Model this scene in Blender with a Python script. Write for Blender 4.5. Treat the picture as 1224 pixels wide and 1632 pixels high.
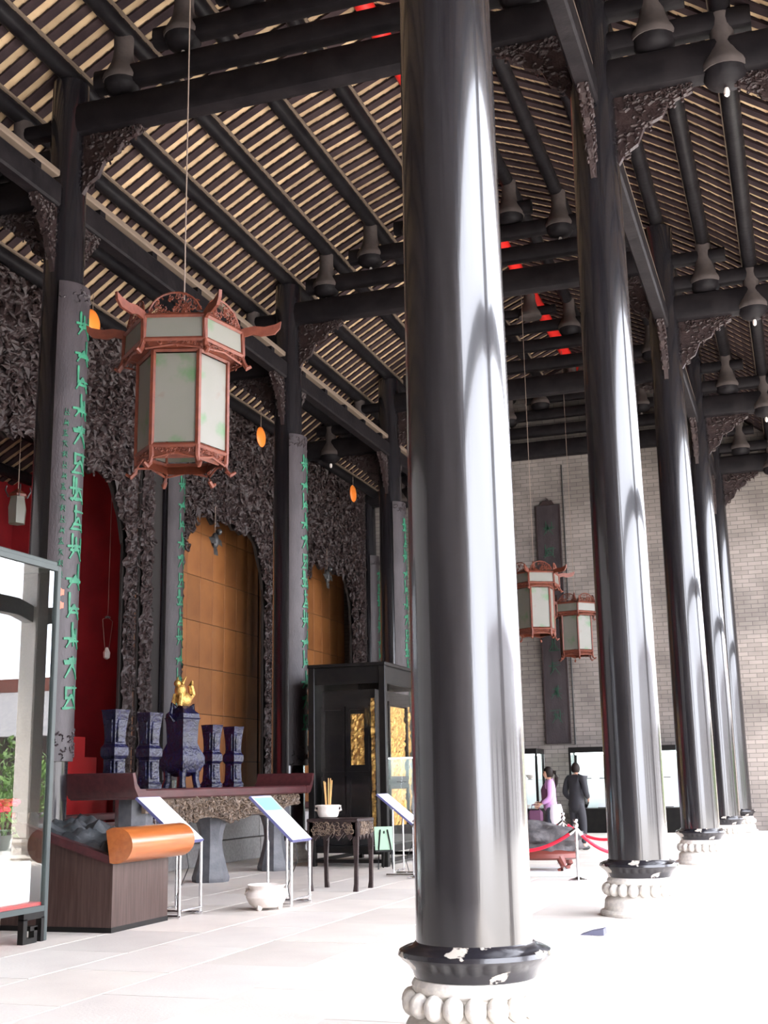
import bpy, math, random
from mathutils import Vector, Matrix, noise
random.seed(7)
PI = math.pi
for o in list(bpy.data.objects): bpy.data.objects.remove(o)
sc = bpy.context.scene
C = sc.collection

# ------------------------------------------------------------------ camera
H, FPX, PITCH, YAW, ROLL = 1.4, 1928.6, .2192, .327, -.018
Fv = Vector((-math.sin(YAW)*math.cos(PITCH), math.cos(YAW)*math.cos(PITCH), math.sin(PITCH)))
R0 = Vector((math.cos(YAW), math.sin(YAW), 0)); U0 = R0.cross(Fv)
Rv = R0*math.cos(ROLL)+U0*math.sin(ROLL); Uv = -R0*math.sin(ROLL)+U0*math.cos(ROLL)
cd = bpy.data.cameras.new('camera'); cam = bpy.data.objects.new('camera', cd); C.objects.link(cam)
cd.sensor_fit = 'VERTICAL'; cd.sensor_height = 36; cd.lens = FPX/1632*36
cd.clip_start = .05; cd.clip_end = 400
cam.matrix_world = Matrix(((Rv.x, Uv.x, -Fv.x, 0), (Rv.y, Uv.y, -Fv.y, 0), (Rv.z, Uv.z, -Fv.z, H), (0, 0, 0, 1)))
sc.camera = cam

# ------------------------------------------------------------------ sky, sun, exposure
w = bpy.data.worlds.new('sky'); sc.world = w; w.use_nodes = True
bg = w.node_tree.nodes['Background']; bg.inputs[0].default_value = (.87, .90, 1, 1); bg.inputs[1].default_value = 17.0
sd = bpy.data.lights.new('sun', 'SUN'); sun = bpy.data.objects.new('sun', sd); C.objects.link(sun)
sd.energy = 42; sd.angle = math.radians(6); sd.color = (1, .95, .88)
sun.rotation_euler = (math.radians(18), math.radians(20), 0)
sun.location = (20, -5, 40)
sc.view_settings.view_transform = 'Standard'; sc.view_settings.look = 'None'
sc.view_settings.exposure = 0.0; sc.view_settings.gamma = 1; sc.view_settings.use_curve_mapping = False

# ------------------------------------------------------------------ materials
def mat(name, col, rough=.5, metal=0, var=None, vscale=6, bump=0, bscale=30, stretch=(1, 1, 1), coat=0, spec=.5, emit=0, trans=0, ior=1.45, detail=5, lo=.35, hi=.65, alpha=1):
    m = bpy.data.materials.new(name); m.use_nodes = True
    nt = m.node_tree; b = nt.nodes['Principled BSDF']
    b.inputs['Base Color'].default_value = (*col, 1); b.inputs['Roughness'].default_value = rough
    b.inputs['Metallic'].default_value = metal; b.inputs['Coat Weight'].default_value = coat
    b.inputs['Specular IOR Level'].default_value = spec; b.inputs['IOR'].default_value = ior
    b.inputs['Transmission Weight'].default_value = trans
    b.inputs['Coat Roughness'].default_value = .09
    if emit:
        b.inputs['Emission Color'].default_value = (*col, 1); b.inputs['Emission Strength'].default_value = emit
    if var or bump:
        tc = nt.nodes.new('ShaderNodeTexCoord'); mp = nt.nodes.new('ShaderNodeMapping')
        mp.inputs['Scale'].default_value = stretch
        nt.links.new(tc.outputs['Object'], mp.inputs['Vector'])
    if var:
        n = nt.nodes.new('ShaderNodeTexNoise'); n.inputs['Scale'].default_value = vscale; n.inputs['Detail'].default_value = detail
        r = nt.nodes.new('ShaderNodeValToRGB'); r.color_ramp.elements[0].position = lo; r.color_ramp.elements[1].position = hi
        r.color_ramp.elements[0].color = (*col, 1); r.color_ramp.elements[1].color = (*var, 1)
        nt.links.new(mp.outputs[0], n.inputs['Vector']); nt.links.new(n.outputs['Fac'], r.inputs[0]); nt.links.new(r.outputs[0], b.inputs['Base Color'])
    if bump:
        n2 = nt.nodes.new('ShaderNodeTexNoise'); n2.inputs['Scale'].default_value = bscale; n2.inputs['Detail'].default_value = 6
        bp = nt.nodes.new('ShaderNodeBump'); bp.inputs['Strength'].default_value = bump; bp.inputs['Distance'].default_value = .02
        nt.links.new(mp.outputs[0], n2.inputs['Vector']); nt.links.new(n2.outputs['Fac'], bp.inputs['Height']); nt.links.new(bp.outputs[0], b.inputs['Normal'])
    return m
M = {}
M['lacquer'] = mat('black_lacquer', (.006, .0055, .007), .22, var=(.013, .012, .014), vscale=3, bump=.07, bscale=7, stretch=(6, 6, .35), coat=.8, detail=8, spec=.45)
M['collar'] = mat('worn_black_collar', (.012, .011, .014), .22, var=(.42, .38, .33), vscale=5, bump=.15, bscale=14, coat=.2, lo=.555, hi=.575, stretch=(1, 1, 1.6))
M['timber'] = mat('dark_roof_timber', (.006, .005, .006), .55, var=(.012, .010, .011), vscale=4, bump=.25, bscale=12, stretch=(1, 1, 1), spec=.13)
M['purlin'] = mat('purlin_black', (.006, .005, .006), .4, var=(.011, .010, .011), vscale=3, bump=.2, bscale=10, spec=.10)
M['strut'] = mat('strut_brown_black', (.060, .050, .048), .8, var=(.080, .066, .062), vscale=5, bump=.2, spec=.1)
M['rafter'] = mat('rafter_dark', (.024, .016, .018), .8, var=(.040, .027, .028), vscale=3, bump=.2, spec=.1)
M['tile'] = mat('limewashed_tile', (.47, .34, .20), .85, var=(.30, .19, .11), vscale=2.5, bump=.3, bscale=18, lo=.42, hi=.75)
M['lath'] = mat('tan_lath', (.13, .095, .07), .8)
M['deck'] = mat('light_block_deck', (.05, .04, .04), .9)
M['red_paint'] = mat('red_ridge_paint', (.62, .020, .016), .4)
M['stone'] = mat('pale_granite', (.62, .58, .52), .6, var=(.48, .45, .42), vscale=25, bump=.25, bscale=60)
M['grey_stone'] = mat('grey_granite', (.30, .29, .28), .65, var=(.22, .21, .21), vscale=20, bump=.25, bscale=50)
M['slab'] = mat('floor_granite', (.68, .63, .58), .5, var=(.60, .55, .51), vscale=1.2, bump=.12, bscale=40)
M['slab2'] = mat('floor_granite_warm', (.69, .63, .57), .5, var=(.61, .55, .50), vscale=1.4, bump=.12, bscale=40)
M['grout'] = mat('floor_joint', (.42, .38, .34), .9)
M['carve'] = mat('carved_dark_wood', (.017, .0095, .0095), .42, var=(.032, .020, .019), vscale=9, bump=.5, bscale=45, spec=.35)
M['carveback'] = mat('carving_backboard', (.012, .009, .008), .8)
M['plaque'] = mat('couplet_board', (.036, .027, .030), .5, var=(.022, .016, .018), vscale=6, bump=.3, bscale=40, stretch=(1, 1, .4))
M['green'] = mat('couplet_green', (.020, .17, .085), .55, var=(.010, .10, .055), vscale=9)
M['dullgreen'] = mat('faded_green', (.012, .055, .032), .6)
M['seal'] = mat('seal_red', (.55, .16, .10), .6)
M['orange_wall'] = mat('ochre_panel', (.235, .092, .026), .55, var=(.175, .062, .017), vscale=1.8, bump=.1, bscale=9, lo=.3, hi=.7)
M['disc'] = mat('orange_disc', (.85, .22, .030), .45)
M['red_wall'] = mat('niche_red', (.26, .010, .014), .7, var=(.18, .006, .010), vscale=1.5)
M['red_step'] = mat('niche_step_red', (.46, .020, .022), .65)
M['redwood'] = mat('lantern_redwood', (.125, .030, .014), .5, var=(.085, .018, .009), vscale=14, bump=.2)
M['steel'] = mat('brushed_steel', (.75, .75, .76), .22, metal=1)
M['iron'] = mat('grey_case_frame', (.055, .065, .063), .5, spec=.25)
M['blackwood'] = mat('black_cabinet_wood', (.005, .0045, .005), .35, var=(.009, .008, .007), vscale=8, spec=.25)
M['gold'] = mat('gilt_carving', (.58, .36, .10), .38, metal=.8, var=(.28, .16, .05), vscale=25, bump=.6, bscale=60)
M['brownwood'] = mat('dark_brown_veneer', (.040, .022, .018), .36, var=(.065, .040, .034), vscale=3, stretch=(14, 14, .8), spec=.3)
M['orangewood'] = mat('orange_varnished_wood', (.36, .105, .024), .3, var=(.28, .075, .016), vscale=3, stretch=(9, .8, 9), coat=.3)
M['altar'] = mat('altar_red_brown', (.066, .017, .019), .40, var=(.040, .010, .012), vscale=4, stretch=(4, .7, 4), coat=.2)
M['apron'] = mat('altar_carved_apron', (.16, .11, .075), .45, var=(.075, .050, .036), vscale=12, bump=.6, bscale=40)
M['altarleg'] = mat('altar_stone_leg', (.060, .062, .070), .4, var=(.10, .10, .11), vscale=7, bump=.2)
M['relief_dark'] = mat('dark_relief_model', (.018, .022, .025), .55, var=(.045, .046, .050), vscale=5, bump=.3)
M['cobalt'] = mat('cobalt_glaze', (.003, .0035, .030), .26, var=(.004, .004, .012), vscale=8, coat=.0, spec=.4, bump=.9, bscale=22)
M['white_pot'] = mat('white_ceramic', (.74, .68, .63), .4, var=(.62, .55, .50), vscale=12)
M['incense'] = mat('incense_stick', (.62, .34, .12), .7)
M['paper'] = mat('sign_print', (.80, .84, .86), .35)
M['teal'] = mat('sign_teal_print', (.20, .52, .62), .35)
M['ink'] = mat('sign_ink', (.30, .42, .50), .5)
M['bluegrey'] = mat('sign_back_plate', (.10, .10, .22), .4)
M['rope'] = mat('red_velvet_rope', (.60, .010, .035), .7)
M['rock'] = mat('scholar_rock', (.045, .042, .046), .7, var=(.10, .09, .092), vscale=9, bump=.8, bscale=18)
M['rockbase'] = mat('rock_base_redwood', (.15, .035, .026), .45)
M['white'] = mat('white_panel', (.74, .77, .76), .5)
M['vit_back'] = mat('vitrine_white_back', (.78, .86, .86), .6)
M['bronze'] = mat('dark_bronze', (.05, .05, .05), .4, metal=.5)
M['skin'] = mat('skin', (.52, .30, .22), .5)
M['hair'] = mat('dark_hair', (.010, .006, .005), .6, spec=.2)
M['lilac'] = mat('lilac_jacket', (.42, .22, .44), .8)
M['plum'] = mat('plum_vest', (.10, .035, .075), .8)
M['denim'] = mat('dark_trousers', (.035, .038, .055), .85)
M['blackcloth'] = mat('black_coat', (.022, .022, .027), .8)
M['whitecloth'] = mat('white_cloth_bag', (.70, .66, .74), .8)
M['shoe'] = mat('black_shoe', (.02, .02, .02), .4)
M['leaf'] = mat('leaf_green', (.07, .16, .03), .6, var=(.16, .28, .06), vscale=5)
M['petal'] = mat('red_petal', (.90, .012, .07), .6)
M['wedge'] = mat('blue_grey_block', (.10, .10, .15), .6)
M['rooftile'] = mat('grey_roof_tile', (.16, .16, .17), .8, var=(.23, .22, .22), vscale=6)
M['court'] = mat('courtyard_granite', (.48, .46, .43), .7, var=(.40, .38, .36), vscale=1.5)
M['plaster'] = mat('white_plaster', (.70, .68, .66), .8)
M['greencard'] = mat('green_card', (.36, .52, .38), .6)
M['cable'] = mat('black_cable', (.02, .02, .02), .6)
M['wire'] = mat('tan_cord', (.20, .15, .12), .7)

def vary(m, lo, hi):
    nt = m.node_tree; b = nt.nodes['Principled BSDF']; src = b.inputs['Base Color'].links[0].from_socket
    oi = nt.nodes.new('ShaderNodeObjectInfo'); mr = nt.nodes.new('ShaderNodeMapRange'); mr.inputs['To Min'].default_value = lo; mr.inputs['To Max'].default_value = hi
    mx = nt.nodes.new('ShaderNodeMixRGB'); mx.blend_type = 'MULTIPLY'; mx.inputs[0].default_value = 1
    nt.links.new(oi.outputs['Random'], mr.inputs['Value']); nt.links.new(src, mx.inputs[1]); nt.links.new(mr.outputs[0], mx.inputs[2]); nt.links.new(mx.outputs[0], b.inputs['Base Color'])
vary(M['tile'], .62, 1.15); vary(M['slab'], .88, 1.05); vary(M['slab2'], .88, 1.05); vary(M['orange_wall'], .85, 1.1)

def glass_mat(name, refl=1.5, tint=(1, 1, 1)):
    m = bpy.data.materials.new(name); m.use_nodes = True; nt = m.node_tree
    for n in list(nt.nodes): nt.nodes.remove(n)
    out = nt.nodes.new('ShaderNodeOutputMaterial'); mix = nt.nodes.new('ShaderNodeMixShader')
    tr = nt.nodes.new('ShaderNodeBsdfTransparent'); gl = nt.nodes.new('ShaderNodeBsdfGlossy'); fr = nt.nodes.new('ShaderNodeFresnel')
    gl.inputs['Roughness'].default_value = 0.0; fr.inputs['IOR'].default_value = refl; tr.inputs[0].default_value = (*tint, 1)
    ge = nt.nodes.new('ShaderNodeNewGeometry'); sb = nt.nodes.new('ShaderNodeMath'); sb.operation = 'SUBTRACT'; sb.inputs[0].default_value = 1; sb.use_clamp = True
    mu = nt.nodes.new('ShaderNodeMath'); mu.operation = 'MULTIPLY'
    nt.links.new(ge.outputs['Backfacing'], sb.inputs[1]); nt.links.new(sb.outputs[0], mu.inputs[0]); nt.links.new(fr.outputs[0], mu.inputs[1])
    nt.links.new(mu.outputs[0], mix.inputs[0]); nt.links.new(tr.outputs[0], mix.inputs[1]); nt.links.new(gl.outputs[0], mix.inputs[2]); nt.links.new(mix.outputs[0], out.inputs[0])
    return m
M['glass'] = glass_mat('pane_glass', 1.5)
M['glassmirror'] = glass_mat('reflective_case_glass', 1.95, (.90, .93, .92))  # index raised beyond ordinary glass to strengthen the courtyard reflection

def lantern_glass():
    m = bpy.data.materials.new('painted_frosted_glass'); m.use_nodes = True; nt = m.node_tree; b = nt.nodes['Principled BSDF']
    tc = nt.nodes.new('ShaderNodeTexCoord'); n = nt.nodes.new('ShaderNodeTexNoise'); n.inputs['Scale'].default_value = 3.2; n.inputs['Detail'].default_value = 6
    r = nt.nodes.new('ShaderNodeValToRGB'); e = r.color_ramp.elements
    e[0].position = .30; e[0].color = (.13, .22, .11, 1); e[1].position = .42; e[1].color = (.23, .225, .19, 1)
    x = r.color_ramp.elements.new(.66); x.color = (.24, .23, .20, 1); y = r.color_ramp.elements.new(.78); y.color = (.23, .16, .13, 1)
    nt.links.new(tc.outputs['Object'], n.inputs['Vector']); nt.links.new(n.outputs['Fac'], r.inputs[0]); nt.links.new(r.outputs[0], b.inputs['Base Color'])
    b.inputs['Roughness'].default_value = .35
    b.inputs['Transmission Weight'].default_value = .0
    b.inputs['Subsurface Weight'].default_value = 0
    tl = nt.nodes.new('ShaderNodeBsdfTranslucent'); mix = nt.nodes.new('ShaderNodeMixShader'); mix.inputs[0].default_value = .45
    out = nt.nodes['Material Output']
    nt.links.new(r.outputs[0], tl.inputs[0]); nt.links.new(b.outputs[0], mix.inputs[1]); nt.links.new(tl.outputs[0], mix.inputs[2]); nt.links.new(mix.outputs[0], out.inputs[0])
    return m
M['lglass'] = lantern_glass()

def brick_mat():
    m = bpy.data.materials.new('grey_brick'); m.use_nodes = True; nt = m.node_tree; b = nt.nodes['Principled BSDF']
    tc = nt.nodes.new('ShaderNodeTexCoord'); mp = nt.nodes.new('ShaderNodeMapping'); mp.inputs['Rotation'].default_value = (math.radians(90), 0, 0)
    br = nt.nodes.new('ShaderNodeTexBrick'); br.inputs['Scale'].default_value = 1
    br.inputs['Brick Width'].default_value = .36; br.inputs['Row Height'].default_value = .115; br.inputs['Mortar Size'].default_value = .009
    br.inputs['Color1'].default_value = (.24, .21, .19, 1); br.inputs['Color2'].default_value = (.19, .165, .15, 1); br.inputs['Mortar'].default_value = (.12, .105, .097, 1)
    n = nt.nodes.new('ShaderNodeTexNoise'); n.inputs['Scale'].default_value = .8; n.inputs['Detail'].default_value = 7
    r = nt.nodes.new('ShaderNodeValToRGB'); r.color_ramp.elements[0].color = (.72, .72, .72, 1); r.color_ramp.elements[1].color = (1.1, 1.1, 1.1, 1); r.color_ramp.elements[0].position = .35; r.color_ramp.elements[1].position = .6
    mx = nt.nodes.new('ShaderNodeMixRGB'); mx.blend_type = 'MULTIPLY'; mx.inputs[0].default_value = 1
    nt.links.new(tc.outputs['Object'], mp.inputs['Vector']); nt.links.new(mp.outputs[0], br.inputs['Vector']); nt.links.new(tc.outputs['Object'], n.inputs['Vector'])
    nt.links.new(n.outputs['Fac'], r.inputs[0]); nt.links.new(br.outputs['Color'], mx.inputs[1]); nt.links.new(r.outputs[0], mx.inputs[2]); nt.links.new(mx.outputs[0], b.inputs['Base Color'])
    bp = nt.nodes.new('ShaderNodeBump'); bp.inputs['Strength'].default_value = .4; bp.inputs['Distance'].default_value = .01; bp.invert = True
    nt.links.new(br.outputs['Fac'], bp.inputs['Height']); nt.links.new(bp.outputs[0], b.inputs['Normal']); b.inputs['Roughness'].default_value = .85
    return m
M['brick'] = brick_mat()

# ------------------------------------------------------------------ mesh builder
class MB:
    def __init__(s): s.v = []; s.f = []
    def add(s, vs, fs, m=None):
        o = len(s.v); s.v += [tuple(m @ Vector(p)) for p in vs] if m else [tuple(p) for p in vs]
        s.f += [tuple(i+o for i in f) for f in fs]; return s
    def box(s, x0, x1, y0, y1, z0, z1, m=None, bev=0):
        if not bev:
            vs = [(x0, y0, z0), (x1, y0, z0), (x1, y1, z0), (x0, y1, z0), (x0, y0, z1), (x1, y0, z1), (x1, y1, z1), (x0, y1, z1)]
            return s.add(vs, [(3, 2, 1, 0), (4, 5, 6, 7), (0, 1, 5, 4), (1, 2, 6, 5), (2, 3, 7, 6), (3, 0, 4, 7)], m)
        b = bev
        def ring(i, z): return [(x0+i, y0+b, z), (x0+b, y0+i, z), (x1-b, y0+i, z), (x1-i, y0+b, z), (x1-i, y1-b, z), (x1-b, y1-i, z), (x0+b, y1-i, z), (x0+i, y1-b, z)]
        vs = ring(b*.9, z0)+ring(0, z0+b)+ring(0, z1-b)+ring(b*.9, z1)
        fs = [tuple(range(7, -1, -1)), tuple(range(24, 32))]
        for k in range(3):
            for i in range(8): j = (i+1) % 8; fs.append((k*8+i, k*8+j, k*8+8+j, k*8+8+i))
        return s.add(vs, fs, m)
    def lathe(s, prof, n=24, c=(0, 0, 0), rot=0, m=None, cap=True):
        vs = []; fs = []
        for r, z in prof:
            for i in range(n):
                a = 2*PI*i/n+rot; vs.append((c[0]+r*math.cos(a), c[1]+r*math.sin(a), c[2]+z))
        for k in range(len(prof)-1):
            for i in range(n): j = (i+1) % n; fs.append((k*n+i, k*n+j, k*n+n+j, k*n+n+i))
        if cap: fs.append(tuple(range(n-1, -1, -1))); fs.append(tuple(range((len(prof)-1)*n, len(prof)*n)))
        return s.add(vs, fs, m)
    def tube(s, pts, r, n=8, m=None):
        pts = [Vector(p) for p in pts]; vs = []; fs = []; up = Vector((0, 0, 1))
        rr = r if isinstance(r, (list, tuple)) else [r]*len(pts)
        for k, p in enumerate(pts):
            d = (pts[min(k+1, len(pts)-1)]-pts[max(k-1, 0)]).normalized()
            a = d.cross(up) if abs(d.z) < .95 else d.cross(Vector((1, 0, 0)))
            a.normalize(); b = d.cross(a)
            for i in range(n):
                t = 2*PI*i/n; vs.append(p+(a*math.cos(t)+b*math.sin(t))*rr[k])
        for k in range(len(pts)-1):
            for i in range(n): j = (i+1) % n; fs.append((k*n+i, k*n+n+i, k*n+n+j, k*n+j))
        fs.append(tuple(range(n))); fs.append(tuple(range(len(pts)*n-1, (len(pts)-1)*n-1, -1)))
        return s.add(vs, fs, m)
    def prism(s, poly, d0, d1, ax='Y', m=None):
        n = len(poly)
        def P(a, b, d): return {'Y': (a, d, b), 'X': (d, a, b), 'Z': (a, b, d)}[ax]
        vs = [P(a, b, d0) for a, b in poly]+[P(a, b, d1) for a, b in poly]
        fs = [tuple(range(n)), tuple(range(2*n-1, n-1, -1))]+[(i, n+i, n+(i+1) % n, (i+1) % n) for i in range(n)]
        return s.add(vs, fs, m)
    def ball(s, c, r, n=10, k=7, sc=(1, 1, 1), m=None):
        prof = [(max(1e-4, r*math.sin(PI*i/k)), -r*math.cos(PI*i/k)) for i in range(k+1)]
        mm = Matrix.Translation(c) @ Matrix.Diagonal((*sc, 1))
        return s.lathe(prof, n, m=(m @ mm) if m else mm)
    def mesh(s, name, ma, smooth=35):
        me = bpy.data.meshes.new(name); me.from_pydata(s.v, [], s.f); me.validate(); me.materials.append(M[ma] if isinstance(ma, str) else ma)
        import bmesh
        bm = bmesh.new(); bm.from_mesh(me); bmesh.ops.recalc_face_normals(bm, faces=bm.faces); bm.to_mesh(me); bm.free()
        if smooth: me.shade_smooth(); me.set_sharp_from_angle(angle=math.radians(smooth))
        return me
    def build(s, name, ma, parent=None, smooth=35, loc=None):
        return inst(name, s.mesh(name, ma, smooth), parent, loc)
def inst(name, me, parent=None, loc=None, rotz=0):
    o = bpy.data.objects.new(name, me); C.objects.link(o)
    if parent: o.parent = parent
    if loc: o.location = loc
    if rotz: o.rotation_euler = (0, 0, rotz)
    return o
def tag(o, label, cat, group=None):
    o['label'] = label; o['category'] = cat
    if group: o['group'] = group
    return o
def thing(name, label, cat, loc=(0, 0, 0), rotz=0, group=None):
    o = inst(name, None, None, loc, rotz); return tag(o, label, cat, group)
def struct(o): o['kind'] = 'structure'; return o
def copy_tree(o, parent=None):
    c = o.copy(); C.objects.link(c)
    if parent: c.parent = parent
    for ch in list(o.children): copy_tree(ch, c)
    return c

# ------------------------------------------------------------------ layout numbers (metres, X to the courtyard, Y along the hall)
FY = [-.6, 6.62, 13.385, 21.19, 27.51, 33.32]     # cross frames
XA, XB, XC, XP, XR = -1.777, -9.159, -11.78, .95, -5.47
Y0, Y1 = -1.2, 33.62
US = [(0, 13.10), (.93, 12.70), (1.87, 12.33), (2.82, 11.86), (3.69, 11.36), (4.48, 10.87), (5.25, 10.30), (6.05, 9.75), (6.9, 9.20), (7.75, 8.72)]   # purlin centre heights over distance from ridge
def zr(x):
    u = abs(x-XR)
    for (a, za), (b, zb) in zip(US, US[1:]):
        if u <= b: return za+(zb-za)*(u-a)/(b-a)
    return US[-1][1]-(u-US[-1][0])*.55

# ------------------------------------------------------------------ floor
b = MB(); b.box(-16.5, 2.6, Y0-.3, Y1+.3, -.30, -.012); floor = struct(b.build('floor', 'grout'))
SW, SL = .92, 1.45
smesh = [MB().box(0, SW-.008, 0, SL-.008, -.05, 0, bev=.002).mesh('slab', k, 0) for k in ('slab', 'slab2')]
near, far = [], []
nx = 14
for i in range(nx):
    x = 2.6-(i+1)*SW
    y = 3.9-(i % 3)*.48
    while y < 32.2:
        (near if y < 24.5 else far).append((x, y)); y += SL
near.sort(key=lambda p: p[1]); far += near[295:]; near = near[:295]
for k, (x, y) in enumerate(near): inst('slab', smesh[random.random() < .35], floor, (x, y, random.uniform(-.0012, .0012)))
fb = MB()
for x, y in far: fb.box(x, x+SW-.014, y, y+SL-.014, -.05, 0)
for i in range(nx):
    x = 2.6-(i+1)*SW
    fb.box(x, x+SW-.014, Y0, 3.9-(i % 3)*.48-.014, -.05, 0)
    fb.box(x, x+SW-.014, 32.9, Y1, -.05, -.001)
fb.box(-16.4, 2.6-nx*SW-.014, Y0, Y1, -.05, 0)
o = fb.build('slab', 'slab', floor, 0); o['kind'] = 'stuff'

# ------------------------------------------------------------------ walls
def gable(name, y0, y1, ma):
    xs = [-16.6, -13.2]+[XR-u for u, _ in reversed(US) if u < 7.7]+[XR+u for u, _ in US[1:]]+[2.6]
    pts = [(-16.6, 0), (2.6, 0)]+[(x, zr(x)+.26) for x in reversed(sorted(xs))]
    return struct(MB().prism(pts, y0, y1, 'Y').build(name, ma, None, 0))
gable('wall_end', Y1, Y1+.5, 'brick')
gable('wall_near', Y0-.5, Y0, 'brick')
struct(MB().box(-16.9, -16.4, Y0-.5, Y1+.5, 0, zr(-16.4)+.3).build('wall_back', 'plaster', None, 0))

# ------------------------------------------------------------------ roof: light-blocking deck, rafters, tile troughs, purlins
ceil = MB()
xs_b = [XR]+[XR-u for u, _ in US[1:]]+[-16.9]
xs_f = [XR]+[XR+u for u, _ in US[1:]]+[3.0]
def slab_strip(mb, xs, y0, y1, off0, off1):
    lo = [(x, zr(x)+off0) for x in xs]; hi = [(x, zr(x)+off1) for x in reversed(xs)]
    mb.prism(lo+hi, y0, y1, 'Y')
slab_strip(ceil, xs_b, Y0-.5, Y1+.5, .24, .40); slab_strip(ceil, xs_f, Y0-.5, Y1+.5, .24, .40)  # unseen solid layer, added above the tiles to block light
ceiling = struct(ceil.build('ceiling', 'deck', None, 0))
PW = .315; RW = .155
def raft(xs):
    m = MB(); slab_strip(m, xs, -RW/2, RW/2, .125, .165); return m.mesh('rafter', 'rafter', 0)
def trough(xs):
    # overlapping curved tiles seen from below: stepped lap, arched across
    m = MB(); x0, x1 = xs[0], xs[-1]; n = int(abs(x1-x0)/.16); hw = (PW-RW)/2+.012
    for k in range(n):
        xa = x0+(x1-x0)*k/n; xb = x0+(x1-x0)*(k+1)/n; za = zr(xa)+.172; zb = zr(xb)+.156
        vs = []
        for x, z in ((xa, za), (xb, zb)):
            for t in (-1, -.4, .4, 1): vs.append((x, t*hw, z+.03*t*t-.01))
        m.add(vs, [(i, i+1, i+5, i+4) for i in range(3)])
    return m.mesh('tile_course', 'tile', 0)
rb, rf, tb, tf = raft(xs_b), raft(xs_f), trough(xs_b), trough(xs_f)
ny = int((Y1-Y0)/PW)
for k in range(ny+1):
    y = Y0+.05+k*PW
    inst('rafter', rb, ceiling, (0, y, 0)); inst('rafter', rf, ceiling, (0, y, 0))
    inst('tile_course', tb, ceiling, (0, y+PW/2, 0)); inst('tile_course', tf, ceiling, (0, y+PW/2, 0))
pm = {}
def purlin_mesh(L, r, ma):
    key = (round(L, 2), r, ma)
    if key not in pm: pm[key] = MB().tube([(0, 0, 0), (0, L, 0)], r, 14).mesh('purlin', ma)
    return pm[key]
def lath_mesh(L):
    key = ('l', round(L, 2))
    if key not in pm: pm[key] = MB().box(-.02, .02, 0, L, 0, .035).mesh('lath', 'lath', 0)
    return pm[key]
bays = list(zip([Y0]+FY[1:5], FY[1:5]+[Y1]))
for k, (u, z) in enumerate(US):
    for sgn in ((1,) if k == 0 else (-1, 1)):
        for (ya, yb) in bays:
            p = inst('purlin', purlin_mesh(yb-ya, .15 if k == 0 else .125, 'red_paint' if k == 0 else 'purlin'), ceiling, (XR+sgn*u, ya, z))
            if k: inst('lath', lath_mesh(yb-ya), p, (-sgn*.125, 0, .075))
for x in (-14.1, -15.0, -15.9):
    for (ya, yb) in bays: inst('purlin', purlin_mesh(yb-ya, .125, 'purlin'), ceiling, (x, ya, zr(x)))

# ------------------------------------------------------------------ carving generator: displaced relief plus scrolls and leaves
def relief(mb, inside, a0, a1, b0, b1, cell, depth, base, seed=0, f=(2.6, 6.5, 14)):
    na, nb = int((a1-a0)/cell), int((b1-b0)/cell); idx = {}
    def P(i, j):
        if (i, j) not in idx:
            a, bq = a0+i*cell, b0+j*cell
            q = Vector((a+seed, bq, seed*.37))
            d = abs(noise.noise(q*f[0]))*.9+abs(noise.noise(q*f[1]+Vector((5, 3, 1))))*1.0+abs(noise.noise(q*f[2]))*.5
            idx[i, j] = len(mb.v); mb.v.append((base+depth*min(1.0, d*.95), a, bq))
        return idx[i, j]
    for i in range(na):
        for j in range(nb):
            if inside(a0+(i+.5)*cell, b0+(j+.5)*cell): mb.f.append((P(i, j), P(i+1, j), P(i+1, j+1), P(i, j+1)))
def curls(mb, inside, a0, a1, b0, b1, n, x, size, rnd):
    k = 0; tries = 0
    while k < n and tries < n*6:
        tries += 1
        a, bq = rnd.uniform(a0, a1), rnd.uniform(b0, b1)
        if not inside(a, bq): continue
        k += 1; s = size*rnd.uniform(.5, 1.2); t0 = rnd.uniform(0, 2*PI); sg = rnd.choice((-1, 1))
        if rnd.random() < .55:
            pts = []; rr = []
            for q in range(7):
                t = q/6; an = t0+sg*t*4.2; rad = s*(1-.75*t)
                pts.append((x+rnd.uniform(-.01, .03)+.04*math.sin(t*PI), a+rad*math.cos(an), bq+rad*math.sin(an))); rr.append(s*.22*(1-.5*t))
            mb.tube(pts, rr, 5)
        else:
            l, wd = s*1.1, s*.42; ca, sa = math.cos(t0), math.sin(t0)
            def Q(p, q, h): return (x+h, a+p*ca-q*sa, bq+p*sa+q*ca)
            mb.add([Q(-l, 0, 0), Q(-.2*l, wd, .02), Q(l, 0, .03), Q(-.2*l, -wd, .02), Q(0, 0, .03+.6*wd)], [(0, 1, 4), (1, 2, 4), (2, 3, 4), (3, 0, 4), (3, 2, 1, 0)])
rnd = random.Random(3)

# ------------------------------------------------------------------ columns
def shaft_mesh(r0, r1, z0, z1):
    prof = []
    for i in range(15):
        t = i/14; prof.append((r0+(r1-r0)*(t**1.3), z0+(z1-z0)*t))
    return MB().lathe(prof, 48).mesh('shaft', 'lacquer')
SH = shaft_mesh(.314, .252, .555, 11.22)
COL = MB().lathe([(.30, .375), (.325, .385), (.338, .42), (.36, .45), (.395, .478), (.412, .497), (.405, .520), (.372, .536), (.335, .545), (.318, .562), (.30, .565)], 48).mesh('collar', 'collar')
BASE = MB().lathe([(.42, 0), (.43, .03), (.42, .05), (.385, .06), (.375, .15), (.36, .175), (.335, .19), (.315, .22), (.315, .30), (.338, .322), (.342, .352), (.325, .38), (.30, .385)], 48).mesh('stone_base', 'stone')
BEAD = MB().ball((0, 0, 0), .066, 12, 8, (.85, .86, 1)).mesh('bead', 'stone', 80)
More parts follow.
